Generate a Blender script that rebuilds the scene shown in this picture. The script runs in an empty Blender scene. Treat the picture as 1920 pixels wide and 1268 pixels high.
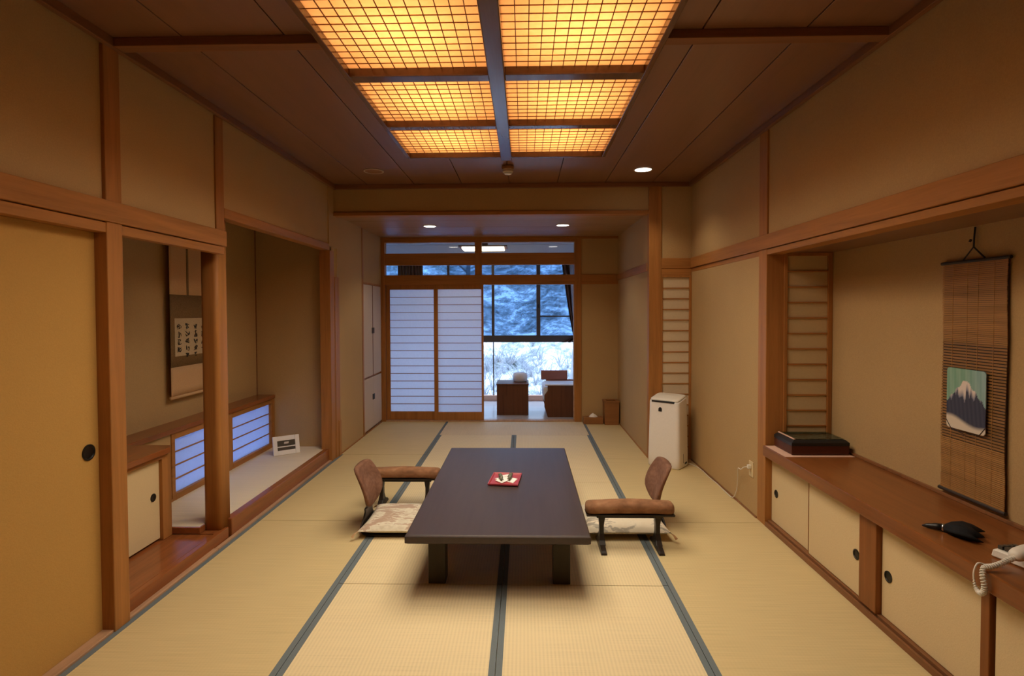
import bpy, math, random
from mathutils import Vector, Matrix
random.seed(7)
S = bpy.context.scene
COL = S.collection
PI = math.pi

# ------------------------------------------------------------------ camera
def make_camera():
    f, pitch, yaw, roll, h, sy = 1032.568, .0245, .0221, -.0035, 1.4642, -26.754
    cy, syw = math.cos(yaw), math.sin(yaw)
    R = Vector((cy, syw, 0)); F0 = Vector((-syw, cy, 0)); Zv = Vector((0, 0, 1))
    cp, sp = math.cos(pitch), math.sin(pitch)
    U = F0 * sp + Zv * cp
    F = F0 * cp - Zv * sp
    cr, sr = math.cos(roll), math.sin(roll)
    R2 = R * cr + U * sr
    U2 = -R * sr + U * cr
    cam = bpy.data.cameras.new('camera')
    o = bpy.data.objects.new('camera', cam); COL.objects.link(o)
    m = Matrix.Identity(4)
    for i in range(3):
        m[i][0] = R2[i]; m[i][1] = U2[i]; m[i][2] = -F[i]
    m[2][3] = h
    o.matrix_world = m
    cam.sensor_width = 36; cam.sensor_fit = 'HORIZONTAL'
    cam.lens = f / 1920 * 36
    cam.shift_y = sy / 1920
    cam.clip_start = .02; cam.clip_end = 200
    S.camera = o
make_camera()

# ------------------------------------------------------------------ world, lights, exposure
S.view_settings.view_transform = 'Standard'
S.view_settings.look = 'None'
S.view_settings.exposure = 0.0
S.view_settings.gamma = 1.0
S.view_settings.use_curve_mapping = False
SKY = (.60, .74, 1.0)
SKY_STRENGTH = 6.7
w = bpy.data.worlds.new('overcast_sky'); S.world = w; w.use_nodes = True
bg = w.node_tree.nodes['Background']
bg.inputs[0].default_value = (*SKY, 1); bg.inputs[1].default_value = SKY_STRENGTH
S.cycles.max_bounces = 10
S.cycles.diffuse_bounces = 6
S.cycles.transparent_max_bounces = 16
S.cycles.sample_clamp_indirect = 6.0
S.cycles.caustics_reflective = False
S.cycles.caustics_refractive = False
WARM = (1.0, .95, .76)
PANE_WATTS = 6.7            # each pane of the ceiling light
PANE_SPREAD = 142
TUBE_WATTS = 3.3
DOWN_WATTS = 13.0

def area_light(name, loc, sx, sy_, watts, col, rot=(0, 0, 0), spread=180, portal=False):
    l = bpy.data.lights.new(name, 'AREA'); l.shape = 'RECTANGLE'; l.size = sx; l.size_y = sy_
    l.energy = watts; l.color = col; l.spread = math.radians(spread)
    o = bpy.data.objects.new(name, l); COL.objects.link(o); o.location = loc; o.rotation_euler = rot
    if portal: l.cycles.is_portal = True
    return o
# daylight enters through the veranda glazing and the low alcove windows
area_light('veranda_daylight_portal', (-.45, 9.02, 1.2), 3.4, 2.3, 1, (1, 1, 1), (PI / 2, 0, PI), portal=True)

# ------------------------------------------------------------------ materials
def nmat(name):
    m = bpy.data.materials.new(name); m.use_nodes = True
    nt = m.node_tree; b = nt.nodes['Principled BSDF']
    return m, nt, b
def N(nt, t, **kw):
    n = nt.nodes.new(t)
    for k, v in kw.items(): setattr(n, k, v)
    return n
def coords(nt, scale=(1, 1, 1), kind='Object', loc=(0, 0, 0), rot=(0, 0, 0)):
    tc = N(nt, 'ShaderNodeTexCoord'); mp = N(nt, 'ShaderNodeMapping')
    mp.inputs['Scale'].default_value = scale; mp.inputs['Location'].default_value = loc; mp.inputs['Rotation'].default_value = rot
    nt.links.new(tc.outputs[kind], mp.inputs[0]); return mp.outputs[0]
def ramp(nt, fac, stops):
    r = N(nt, 'ShaderNodeValToRGB')
    while len(r.color_ramp.elements) < len(stops): r.color_ramp.elements.new(.5)
    for e, (p, c) in zip(r.color_ramp.elements, stops):
        e.position = p; e.color = (*c, 1)
    nt.links.new(fac, r.inputs[0]); return r.outputs[0]
def noise(nt, vec, scale, detail=4, rough=.55, dist=0):
    n = N(nt, 'ShaderNodeTexNoise'); n.inputs['Scale'].default_value = scale; n.inputs['Detail'].default_value = detail
    n.inputs['Roughness'].default_value = rough; n.inputs['Distortion'].default_value = dist
    nt.links.new(vec, n.inputs['Vector']); return n.outputs['Fac']
def bump(nt, b, h, strength=.2, dist=.002):
    n = N(nt, 'ShaderNodeBump'); n.inputs['Strength'].default_value = strength; n.inputs['Distance'].default_value = dist
    nt.links.new(h, n.inputs['Height']); nt.links.new(n.outputs[0], b.inputs['Normal'])
def sc(c, k): return tuple(max(0, x * k) for x in c)

def plain(name, col, rough=.5, spec=.5, metal=0, coat=0):
    m, nt, b = nmat(name)
    v = coords(nt, (1, 1, 1)); n = noise(nt, v, 60, 2)
    c = ramp(nt, n, [(.3, sc(col, .985)), (.7, sc(col, 1.015))])
    nt.links.new(c, b.inputs['Base Color'])
    b.inputs['Roughness'].default_value = rough; b.inputs['Metallic'].default_value = metal
    b.inputs['Specular IOR Level'].default_value = spec; b.inputs['Coat Weight'].default_value = coat
    return m
def wood(name, col, axis='y', rough=.48, contrast=.28, fine=1.0, spec=.22, coat=0, bmp=.08):
    m, nt, b = nmat(name)
    s = {'x': (1.2, 22, 22), 'y': (22, 1.2, 22), 'z': (22, 22, 1.2)}[axis]
    s = tuple(k * fine for k in s)
    v = coords(nt, s)
    n1 = noise(nt, v, 1.0, 5, .6, .6)
    v2 = coords(nt, tuple(k * 6 for k in s)); n2 = noise(nt, v2, 1.0, 3, .6)
    mx = N(nt, 'ShaderNodeMath', operation='MULTIPLY_ADD'); mx.inputs[1].default_value = .3
    nt.links.new(n2, mx.inputs[0]); nt.links.new(n1, mx.inputs[2])
    c = ramp(nt, mx.outputs[0], [(.35, sc(col, 1 - contrast)), (.6, col), (.85, sc(col, 1 + contrast * .7))])
    nt.links.new(c, b.inputs['Base Color'])
    b.inputs['Roughness'].default_value = rough; b.inputs['Specular IOR Level'].default_value = spec
    b.inputs['Coat Weight'].default_value = coat; b.inputs['Coat Roughness'].default_value = .18
    bump(nt, b, mx.outputs[0], bmp, .002)
    return m
def plaster(name, col, k=.10):
    m, nt, b = nmat(name)
    v = coords(nt); n = noise(nt, v, 160, 4, .7); n2 = noise(nt, v, 3, 3)
    mx = N(nt, 'ShaderNodeMath', operation='MULTIPLY_ADD'); mx.inputs[1].default_value = .25
    nt.links.new(n2, mx.inputs[0]); nt.links.new(n, mx.inputs[2])
    c = ramp(nt, mx.outputs[0], [(.35, sc(col, 1 - k)), (.85, sc(col, 1 + k))])
    nt.links.new(c, b.inputs['Base Color']); b.inputs['Roughness'].default_value = .95
    b.inputs['Specular IOR Level'].default_value = .15
    bump(nt, b, n, .35, .003)
    return m
def tatami(name, col, axis, rib=.35):
    # ribs run along `axis`, rush strands across it
    m, nt, b = nmat(name)
    v = coords(nt)
    sep = N(nt, 'ShaderNodeSeparateXYZ'); nt.links.new(v, sep.inputs[0])
    k = N(nt, 'ShaderNodeMath', operation='MULTIPLY'); k.inputs[1].default_value = 2 * PI / .0165
    nt.links.new(sep.outputs['X' if axis == 'y' else 'Y'], k.inputs[0])
    sn = N(nt, 'ShaderNodeMath', operation='SINE'); nt.links.new(k.outputs[0], sn.inputs[0])
    mp = N(nt, 'ShaderNodeMapRange'); mp.inputs[1].default_value = -1; mp.inputs[2].default_value = 1
    nt.links.new(sn.outputs[0], mp.inputs[0])
    n = noise(nt, coords(nt, (3, 260, 3) if axis == 'y' else (260, 3, 3)), 1, 3)
    n2 = noise(nt, v, 1.6, 3)
    a = N(nt, 'ShaderNodeMath', operation='MULTIPLY_ADD'); a.inputs[1].default_value = rib
    nt.links.new(mp.outputs[0], a.inputs[0]); nt.links.new(n, a.inputs[2])
    a2 = N(nt, 'ShaderNodeMath', operation='MULTIPLY_ADD'); a2.inputs[1].default_value = .4
    nt.links.new(n2, a2.inputs[0]); nt.links.new(a.outputs[0], a2.inputs[2])
    c = ramp(nt, a2.outputs[0], [(.45, sc(col, .86)), (.8, col), (1.05, sc(col, 1.06))])
    nt.links.new(c, b.inputs['Base Color']); b.inputs['Roughness'].default_value = .62; b.inputs['Specular IOR Level'].default_value = .3
    bump(nt, b, a.outputs[0], .35, .0025)
    return m
def cloth(name, col, rough=.9, scale=350, k=.15):
    m, nt, b = nmat(name)
    v = coords(nt); n = noise(nt, v, scale, 2)
    c = ramp(nt, n, [(.3, sc(col, 1 - k)), (.7, sc(col, 1 + k))])
    nt.links.new(c, b.inputs['Base Color']); b.inputs['Roughness'].default_value = rough; b.inputs['Specular IOR Level'].default_value = .2
    bump(nt, b, n, .2, .002)
    return m
def patterned(name, stops, scale, loc, dist=1.5):
    m, nt, b = nmat(name)
    v = coords(nt, (1, 1, 1), loc=loc); n = noise(nt, v, scale, 3, .5, dist)
    w_ = N(nt, 'ShaderNodeTexWave', wave_type='RINGS'); w_.inputs['Scale'].default_value = 9; w_.inputs['Distortion'].default_value = 9
    w_.inputs['Detail'].default_value = 3; w_.inputs['Detail Scale'].default_value = 2.0
    nt.links.new(v, w_.inputs['Vector'])
    mx = N(nt, 'ShaderNodeMath', operation='MULTIPLY_ADD'); mx.inputs[1].default_value = .12
    nt.links.new(w_.outputs['Fac'], mx.inputs[0]); nt.links.new(n, mx.inputs[2])
    c = ramp(nt, mx.outputs[0], stops)
    nt.links.new(c, b.inputs['Base Color']); b.inputs['Roughness'].default_value = .85; b.inputs['Specular IOR Level'].default_value = .2
    n3 = noise(nt, v, 300, 2); bump(nt, b, n3, .2, .002)
    return m
def paper(name, col, trans=.55):
    m, nt, b = nmat(name)
    out = nt.nodes['Material Output']
    v = coords(nt); n = noise(nt, v, 45, 5, .7)
    c = ramp(nt, n, [(.3, sc(col, .94)), (.7, col)])
    nt.links.new(c, b.inputs['Base Color']); b.inputs['Roughness'].default_value = .9; b.inputs['Specular IOR Level'].default_value = .1
    t = N(nt, 'ShaderNodeBsdfTranslucent'); nt.links.new(c, t.inputs[0])
    mx = N(nt, 'ShaderNodeMixShader'); mx.inputs[0].default_value = trans
    nt.links.new(b.outputs[0], mx.inputs[1]); nt.links.new(t.outputs[0], mx.inputs[2]); nt.links.new(mx.outputs[0], out.inputs[0])
    return m
def emit(name, col, s):
    m, nt, b = nmat(name)
    b.inputs['Base Color'].default_value = (*sc(col, .5), 1)
    v = coords(nt); n = noise(nt, v, 40, 4, .65)
    c = ramp(nt, n, [(.25, sc(col, .93)), (.75, col)])
    nt.links.new(c, b.inputs['Emission Color']); b.inputs['Emission Strength'].default_value = s
    b.inputs['Roughness'].default_value = .8
    return m
def glass(name, tint=(.93, .97, 1), refl=.06):
    m, nt, b = nmat(name)
    out = nt.nodes['Material Output']
    t = N(nt, 'ShaderNodeBsdfTransparent'); t.inputs[0].default_value = (*tint, 1)
    g = N(nt, 'ShaderNodeBsdfGlossy'); g.inputs['Roughness'].default_value = .03
    mx = N(nt, 'ShaderNodeMixShader'); mx.inputs[0].default_value = refl
    nt.links.new(t.outputs[0], mx.inputs[1]); nt.links.new(g.outputs[0], mx.inputs[2]); nt.links.new(mx.outputs[0], out.inputs[0])
    return m
def sheer(name, col, op):
    m, nt, b = nmat(name)
    out = nt.nodes['Material Output']
    b.inputs['Base Color'].default_value = (*col, 1); b.inputs['Roughness'].default_value = .9
    t = N(nt, 'ShaderNodeBsdfTransparent'); tr = N(nt, 'ShaderNodeBsdfTranslucent'); tr.inputs[0].default_value = (*col, 1)
    m1 = N(nt, 'ShaderNodeMixShader'); m1.inputs[0].default_value = .5
    nt.links.new(b.outputs[0], m1.inputs[1]); nt.links.new(tr.outputs[0], m1.inputs[2])
    mx = N(nt, 'ShaderNodeMixShader'); mx.inputs[0].default_value = op
    nt.links.new(t.outputs[0], mx.inputs[1]); nt.links.new(m1.outputs[0], mx.inputs[2]); nt.links.new(mx.outputs[0], out.inputs[0])
    return m

W_COL = (.37, .160, .045)
M = {}
M['wood_x'] = wood('cedar_wood_x', W_COL, 'x'); M['wood_y'] = wood('cedar_wood_y', W_COL, 'y'); M['wood_z'] = wood('cedar_wood_z', W_COL, 'z')
M['board'] = wood('red_brown_board', (.26, .085, .026), 'y', .22, .3, coat=.25)
M['counter'] = wood('counter_wood', (.22, .075, .020), 'y', .28, .3, coat=.2)
M['counter_z'] = wood('counter_post_wood', (.23, .082, .023), 'z', .35, .3)
M['ceil'] = wood('ceiling_board_wood', (.22, .10, .052), 'y', .40, .16, .6, .9, .30, bmp=.006)
M['ceil2'] = wood('alcove_ceiling_board_wood', (.36, .20, .085), 'x', .40, .12, .6, bmp=.012)
M['beam'] = wood('dark_batten_wood', (.24, .105, .045), 'x', .4)
M['lightwood'] = wood('lamp_frame_wood', (.15, .075, .045), 'y', .18, .2, coat=.4)
M['beam_y'] = wood('dark_trim_unlit_moulding', (.22, .095, .04), 'y', .4)  # dark trim wood; on the ceiling mouldings it paints in shade
M['lowpaper'] = paper('low_window_paper', (.56, .68, .92), .46)  # blue of the daylight tinted into white paper
M['sill'] = wood('pale_sill_wood', (.45, .27, .16), 'y', .4)
M['wall'] = plaster('khaki_sand_plaster', (.48, .325, .155))
M['fusuma'] = plaster('yellow_fusuma_paper', (.50, .29, .085), .06)
M['cream'] = plaster('cream_door_paper', (.68, .54, .32), .04)
M['closet'] = plaster('pale_closet_paper', (.60, .50, .40), .04)
M['tat_y'] = tatami('tatami_rush', (.74, .61, .37), 'y', .30); M['tat_o'] = tatami('tatami_rush_side', (.645, .51, .265), 'y', .06); M['tat_x'] = tatami('tatami_rush_across', (.70, .56, .34), 'x', .12)  # side mats coloured darker, light falloff put into the rush colour
M['border'] = cloth('blue_grey_border_cloth', (.15, .18, .195), .8, 500)
M['tokomat'] = tatami('pale_alcove_matting', (.80, .70, .54), 'y', .15)
M['paper'] = paper('white_shoji_paper', (.95, .93, .95), .84)
M['screenpaper'] = paper('cream_screen_paper', (.66, .52, .30), .1)
M['colpaper'] = paper('pale_screen_paper', (.72, .60, .42), .1)
M['pull'] = plain('black_metal_pull', (.018, .015, .013), .35, .5, .4)
M['table'] = wood('dark_stained_table_wood', (.056, .039, .037), 'y', .36, .22, 1.2, .45)
M['tableleg'] = wood('dark_table_leg_wood', (.045, .034, .020), 'z', .45, .25)
M['dark'] = wood('black_brown_lacquer', (.030, .021, .017), 'x', .32, .3)
M['leather'] = patterned('brown_leather', [(.3, (.15, .068, .042)), (.55, (.21, .10, .062)), (.8, (.28, .145, .095))], 7, (0, 0, 0), .8)
M['leather_arm'] = patterned('tan_leather', [(.3, (.19, .088, .044)), (.55, (.28, .135, .068)), (.8, (.37, .19, .10))], 9, (2, 0, 0), .8)
M['zabuton'] = patterned('beige_floral_cushion_cloth', [(.40, (.46, .33, .25)), (.52, (.50, .38, .29)), (.56, (.72, .66, .53)), (.75, (.60, .53, .41))], 4.2, (3.1, 1.2, 0))
M['zabuton2'] = patterned('cream_floral_cushion_cloth', [(.38, (.40, .36, .29)), (.45, (.45, .40, .33)), (.49, (.74, .66, .52)), (.8, (.70, .61, .46))], 4.0, (5.3, 2.2, 0))
M['white'] = plain('white_plastic', (.84, .81, .79), .4, .4)
M['white2'] = plain('ivory_plastic', (.80, .76, .68), .4, .4)
M['blackp'] = plain('black_plastic', (.012, .012, .014), .4)
M['lcd'] = plain('grey_display', (.075, .062, .05), .3)
M['red'] = plain('red_lacquer', (.40, .05, .065), .35)
M['tissue'] = plain('white_paper', (.85, .82, .78), .9)
M['scroll_cream'] = cloth('cream_scroll_silk', (.58, .37, .20), .85, 200, .08)
M['scroll_brown'] = cloth('olive_brown_brocade', (.20, .125, .055), .8, 160, .25)
M['scroll_paper'] = cloth('aged_calligraphy_paper', (.50, .39, .25), .9, 120, .08)
M['ink'] = plain('black_ink', (.03, .022, .016), .8)
M['dkwood'] = plain('dark_roller_wood', (.03, .018, .012), .5)
M['bamboo'] = wood('brown_bamboo_slat', (.36, .19, .065), 'y', .5, .35, .8)
M['bamboo2'] = wood('dark_bamboo_slat', (.27, .14, .048), 'y', .5, .4, .8)
M['cord'] = plain('dark_cord', (.03, .02, .02), .8)
M['lacq'] = wood('red_brown_box_wood', (.075, .022, .013), 'x', .3, .3)
M['mat_pink'] = cloth('pink_beige_paper_mat', (.66, .42, .32), .8, 200, .05)
M['boxglass'] = glass('box_top_glass', (.8, .85, .8), .25)
M['mottled'] = patterned('sweet_wrapper_and_reflection', [(.35, (.02, .025, .015)), (.5, (.07, .075, .045)), (.7, (.25, .25, .2))], 18, (1, 1, 0))  # mottle for sweet wrappers, also painted reflections under the box glass
M['silver'] = plain('silver_metal', (.75, .75, .75), .25, .5, 1)
M['black_cloth'] = cloth('black_cloth', (.012, .012, .014), .8, 200)
M['hfloor'] = wood('veranda_floor', (.50, .47, .46), 'x', .22, .1, .6, .6)
M['hceil'] = plain('white_veranda_ceiling', (.84, .84, .86), .7)
M['alu'] = plain('bronze_aluminium', (.10, .075, .055), .4, .5, .3)
M['chairwood'] = wood('dark_veranda_wood', (.13, .05, .022), 'z', .45, .3)
M['chairwood2'] = wood('red_veranda_wood', (.34, .13, .08), 'x', .45, .2)
M['chaircloth'] = cloth('white_chair_cover', (.80, .80, .82), .9, 200, .05)
M['curtain'] = cloth('brown_curtain_cloth', (.085, .04, .025), .9, 200)
M['lace'] = sheer('white_lace', (.80, .80, .82), .6)
M['glass'] = glass('window_glass')
M['tintglass'] = glass('blue_tinted_glass', (.50, .66, .84))
M['screen'] = sheer('insect_screen_mesh', (.03, .05, .09), .25)
M['glow'] = emit('warm_lamp_glow', (1, .80, .52), 6.0)
M['down'] = emit('downlight_glow', (1, .90, .78), 9.0)
M['metal'] = plain('white_metal_ring', (.6, .5, .4), .4)
M['boxwood'] = wood('brown_box_wood', (.30, .13, .045), 'x', .45, .2)

def lamp_paper():
    m, nt, b = nmat('amber_lamp_paper')
    out = nt.nodes['Material Output']
    v = coords(nt); n = noise(nt, v, 30, 4, .65)
    c = ramp(nt, n, [(.25, (.92, .57, .28)), (.75, (.96, .64, .35))])
    t = N(nt, 'ShaderNodeBsdfTranslucent'); nt.links.new(c, t.inputs[0])
    nt.links.new(t.outputs[0], out.inputs[0])
    return m
M['lamp_paper'] = lamp_paper()
M['lattice'] = wood('amber_lattice_wood', (.30, .13, .05), 'y', .5, .15)

def snow_mat():
    m, nt, b = nmat('snow_and_brush')
    v = coords(nt); n = noise(nt, coords(nt, (1, 1, 1.6)), 1.1, 8, .72, .7); n2 = noise(nt, v, 7, 6, .75, .5)
    mx = N(nt, 'ShaderNodeMath', operation='MULTIPLY_ADD'); mx.inputs[1].default_value = .55
    nt.links.new(n2, mx.inputs[0]); nt.links.new(n, mx.inputs[2])
    sp = N(nt, 'ShaderNodeSeparateXYZ'); nt.links.new(v, sp.inputs[0])
    up = N(nt, 'ShaderNodeMapRange'); up.inputs[1].default_value = -.2; up.inputs[2].default_value = 2.5; up.inputs[3].default_value = 0; up.inputs[4].default_value = -.13
    nt.links.new(sp.outputs['Z'], up.inputs[0])
    ad = N(nt, 'ShaderNodeMath', operation='ADD'); nt.links.new(mx.outputs[0], ad.inputs[0]); nt.links.new(up.outputs[0], ad.inputs[1])
    mx = ad
    c = ramp(nt, mx.outputs[0], [(.58, (.06, .075, .07)), (.72, (.28, .32, .33)), (.82, (.78, .82, .86)), (.95, (.88, .9, .92))])
    nt.links.new(c, b.inputs['Base Color']); b.inputs['Roughness'].default_value = .9
    bump(nt, b, mx.outputs[0], .6, .15)
    return m
M['snow'] = snow_mat()
M['snowflat'] = plain('shaded_snow', (.70, .74, .80), .9)  # snow toned down as shade, to dim the low windows
M['bark'] = wood('grey_bark', (.07, .065, .06), 'z', .9, .4)
M['twig'] = plain('snowy_twigs', (.30, .32, .35), .9)

# ------------------------------------------------------------------ mesh builder
class MB:
    def __init__(s): s.v = []; s.f = []
    def add(s, vs, fs):
        k = len(s.v); s.v += [tuple(p) for p in vs]; s.f += [tuple(i + k for i in f) for f in fs]; return s
    def box(s, x0, x1, y0, y1, z0, z1, rot=None, c=None):
        vs = [Vector((x, y, z)) for z in (z0, z1) for y in (y0, y1) for x in (x0, x1)]
        if rot is not None:
            c = Vector(c) if c is not None else Vector(((x0 + x1) / 2, (y0 + y1) / 2, (z0 + z1) / 2))
            vs = [c + rot @ (p - c) for p in vs]
        return s.add(vs, [(0, 2, 3, 1), (4, 5, 7, 6), (0, 1, 5, 4), (2, 6, 7, 3), (0, 4, 6, 2), (1, 3, 7, 5)])
    def prism(s, ring0, ring1):
        n = len(ring0)
        return s.add(list(ring0) + list(ring1), [tuple(range(n - 1, -1, -1)), tuple(range(n, 2 * n))] + [(i, (i + 1) % n, n + (i + 1) % n, n + i) for i in range(n)])
    def loft(s, rings, cap=True):
        n = len(rings[0]); vs = [p for r in rings for p in r]; fs = []
        for k in range(len(rings) - 1):
            for i in range(n):
                j = (i + 1) % n; fs.append((k * n + i, k * n + j, (k + 1) * n + j, (k + 1) * n + i))
        if cap: fs += [tuple(range(n - 1, -1, -1)), tuple(range((len(rings) - 1) * n, len(rings) * n))]
        return s.add(vs, fs)
    def tube(s, pts, r, seg=8, cap=True):
        pts = [Vector(p) for p in pts]; rs = r if isinstance(r, (list, tuple)) else [r] * len(pts)
        rings = []; up = None
        for i, p in enumerate(pts):
            d = (pts[min(i + 1, len(pts) - 1)] - pts[max(i - 1, 0)]).normalized()
            if up is None:
                up = d.orthogonal().normalized()
            else:
                up = (up - d * up.dot(d)); up = up.normalized() if up.length > 1e-6 else d.orthogonal().normalized()
            q = d.cross(up)
            rings.append([p + (up * math.cos(a) + q * math.sin(a)) * rs[i] for a in [2 * PI * k / seg for k in range(seg)]])
        return s.loft(rings, cap)
    def lathe(s, prof, c, seg=32, axis='z', cap=True):
        rings = []
        for r, h in prof:
            ring = []
            for k in range(seg):
                a = 2 * PI * k / seg; x, y = r * math.cos(a), r * math.sin(a)
                ring.append({'z': (c[0] + x, c[1] + y, c[2] + h), 'x': (c[0] + h, c[1] + x, c[2] + y), 'y': (c[0] + y, c[1] + h, c[2] + x)}[axis])
            rings.append(ring)
        return s.loft(rings, cap)
    def grid(s, fn, nu, nv):
        vs = [fn(i / nu, j / nv) for j in range(nv + 1) for i in range(nu + 1)]
        fs = [(j * (nu + 1) + i, j * (nu + 1) + i + 1, (j + 1) * (nu + 1) + i + 1, (j + 1) * (nu + 1) + i) for j in range(nv) for i in range(nu)]
        return s.add(vs, fs)
    def build(s, name, mat, parent=None, bevel=0, smooth=False, world=False, solid=0, sub=0):
        me = bpy.data.meshes.new(name)
        vs = s.v
        if parent is not None and world:
            # coordinates were given in the room; express them from the thing's base
            T = BASE[parent.name]
            vs = [tuple(Vector(p) - T) for p in vs]
        me.from_pydata(vs, [], s.f); me.validate(); me.update()
        import bmesh
        bm = bmesh.new(); bm.from_mesh(me); bmesh.ops.recalc_face_normals(bm, faces=bm.faces); bm.to_mesh(me); bm.free()
        if smooth:
            me.polygons.foreach_set('use_smooth', [True] * len(me.polygons))
        o = bpy.data.objects.new(name, me); COL.objects.link(o)
        me.materials.append(M[mat] if isinstance(mat, str) else mat)
        if parent is not None: o.parent = parent
        if solid:
            m = o.modifiers.new('thickness', 'SOLIDIFY'); m.thickness = solid; m.offset = 0
        if bevel:
            m = o.modifiers.new('edge', 'BEVEL'); m.width = bevel; m.segments = 2; m.limit_method = 'ANGLE'; m.angle_limit = math.radians(40)
        if sub:
            m = o.modifiers.new('smooth', 'SUBSURF'); m.levels = sub; m.render_levels = sub
        BASE[o.name] = BASE[parent.name] if (parent is not None and world) else Vector((0, 0, 0))
        return o
BASE = {}
def thing(name, label, cat, loc=(0, 0, 0), rz=0, group=None, kind=None):
    o = bpy.data.objects.new(name, None); COL.objects.link(o)
    o.location = loc; o.rotation_euler = (0, 0, rz); o.empty_display_size = .1
    o['label'] = label; o['category'] = cat
    if group: o['group'] = group
    if kind: o['kind'] = kind
    BASE[o.name] = Vector(loc)
    return o
def tag(o, label, cat, group=None, kind=None):
    o['label'] = label; o['category'] = cat
    if group: o['group'] = group
    if kind: o['kind'] = kind
    return o
def struct(o, label=None, cat=None):
    o['kind'] = 'structure'
    if label: o['label'] = label
    if cat: o['category'] = cat
    return o
_tn = [0]
def trim(mb, mat, label, bevel=.003, smooth=False, cat='trim'):
    _tn[0] += 1
    return struct(mb.build('trim_%d' % _tn[0], mat, bevel=bevel, smooth=smooth), label, cat)
def wall(side, mb, label, mat='wall'):
    return struct(mb.build('wall_' + side, mat), label, 'wall')
def copy_tree(o, parent=None):
    c = o.copy(); COL.objects.link(c); c.parent = parent
    BASE[c.name] = BASE.get(o.name, Vector((0, 0, 0)))
    for ch in list(o.children): copy_tree(ch, c)
    return c

XL, XR, ZC = -1.8753, 1.6265, 2.70
YB, YA, YN = 7.20, 5.40, -1.0          # back of the alcove, back of the room, behind the camera
Z1, Z2, Z3 = 1.82, 1.865, 1.965         # head rail and nageshi heights

# ------------------------------------------------------------------ floor with tatami mats
fl = struct(MB().box(-2.75, 2.10, YN, YB + .02, -.10, -.045).build('floor', 'wood_y'), 'dark floor bed under the tatami mats', 'floor')
def mat_(x0, x1, y0, y1, ax, borders):
    o = MB().box(x0 + .0012, x1 - .0012, y0 + .0022, y1 - .0022, -.044, 0).build('tatami_mat', 'tat_' + ax, fl)
    for b in borders:
        if b == 'l': q = (x0 + .0012, x0 + .028)
        else: q = (x1 - .028, x1 - .0012)
        MB().box(q[0], q[1], y0 + .0022, y1 - .0022, -.004, .0018).build('border', 'border', o)
xa, xb, xc = -1.0014, -.1214, .7586
XLM, XRM = XL, XR
for y0, y1 in ((-.62, 1.14), (1.14, 2.90), (2.90, 4.66), (4.66, 6.42)):
    mat_(xa, xb, y0, y1, 'y', 'lr'); mat_(xb, xc, y0, y1, 'y', 'lr')
mat_(xa, xc, 6.42, YB, 'x', '')
for y0, y1 in ((.26, 2.02), (2.02, 3.78), (3.78, 5.54)):
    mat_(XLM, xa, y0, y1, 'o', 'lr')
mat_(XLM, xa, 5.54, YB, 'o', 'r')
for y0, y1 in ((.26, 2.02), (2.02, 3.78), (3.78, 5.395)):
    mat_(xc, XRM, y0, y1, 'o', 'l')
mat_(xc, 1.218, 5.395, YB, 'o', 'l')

# ------------------------------------------------------------------ ceiling
cb = MB()
seams = [XL - .1, -1.535, -1.07, -.605, -.14, .325, .79, 1.245, XR + .1]
HOLE = (-.895, .617, 1.30, 4.315)          # opening of the ceiling light
for a, b in zip(seams, seams[1:]):
    a += .003; b -= .003
    if b < HOLE[0] or a > HOLE[1]:
        cb.box(a, b, YN, 5.47, ZC, ZC + .02)
    else:
        cb.box(a, b, YN, HOLE[2], ZC, ZC + .02); cb.box(a, b, HOLE[3], 5.47, ZC, ZC + .02)
        if a < HOLE[0]: cb.box(a, HOLE[0], HOLE[2], HOLE[3], ZC, ZC + .02)
        if b > HOLE[1]: cb.box(HOLE[1], b, HOLE[2], HOLE[3], ZC, ZC + .02)
cb.box(XL - .1, HOLE[0], YN, 5.47, ZC + .021, ZC + .06); cb.box(HOLE[1], XR + .1, YN, 5.47, ZC + .021, ZC + .06)
cb.box(HOLE[0], HOLE[1], YN, HOLE[2], ZC + .021, ZC + .06); cb.box(HOLE[0], HOLE[1], HOLE[3], 5.47, ZC + .021, ZC + .06)
struct(cb.build('ceiling', 'ceil', bevel=.002), 'brown board ceiling over the main room', 'ceiling')
cb2 = MB()
for k in range(4): cb2.box(XL - .02, 1.24, 5.44 + k * .44, 5.876 + k * .44, 2.42, 2.44)
cb2.box(XL - .02, 1.24, 5.44, YB + .1, 2.44, 2.47)
struct(cb2.build('ceiling', 'ceil2', bevel=.002), 'lower brown ceiling over the far alcove', 'ceiling')
for x0, x1, y0, y1, nm in ((XL, XL + .03, YN, 5.42, 'left'), (XR - .03, XR, YN, YA, 'right')):
    trim(MB().box(x0, x1, y0, y1, 2.657, ZC), 'beam_y', 'ceiling moulding along the %s wall' % nm)
trim(MB().box(XL, XR, 5.385, 5.42, 2.657, ZC), 'beam', 'ceiling moulding above the far soffit')
trim(MB().box(XL, -.91, 2.471, 2.536, 2.66, ZC), 'beam', 'dark ceiling batten left of the ceiling light')
trim(MB().box(.635, XR, 2.471, 2.536, 2.66, ZC), 'beam', 'dark ceiling batten right of the ceiling light')

# soffit between the room and the alcove
wall('soffit', MB().box(XL - .02, 1.24, 5.42, 5.50, 2.43, ZC + .02), 'plastered soffit above the alcove mouth')
trim(MB().box(XL, 1.222, 5.40, 5.51, 2.398, 2.432), 'wood_x', 'brown lower edge of the soffit above the alcove')

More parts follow.
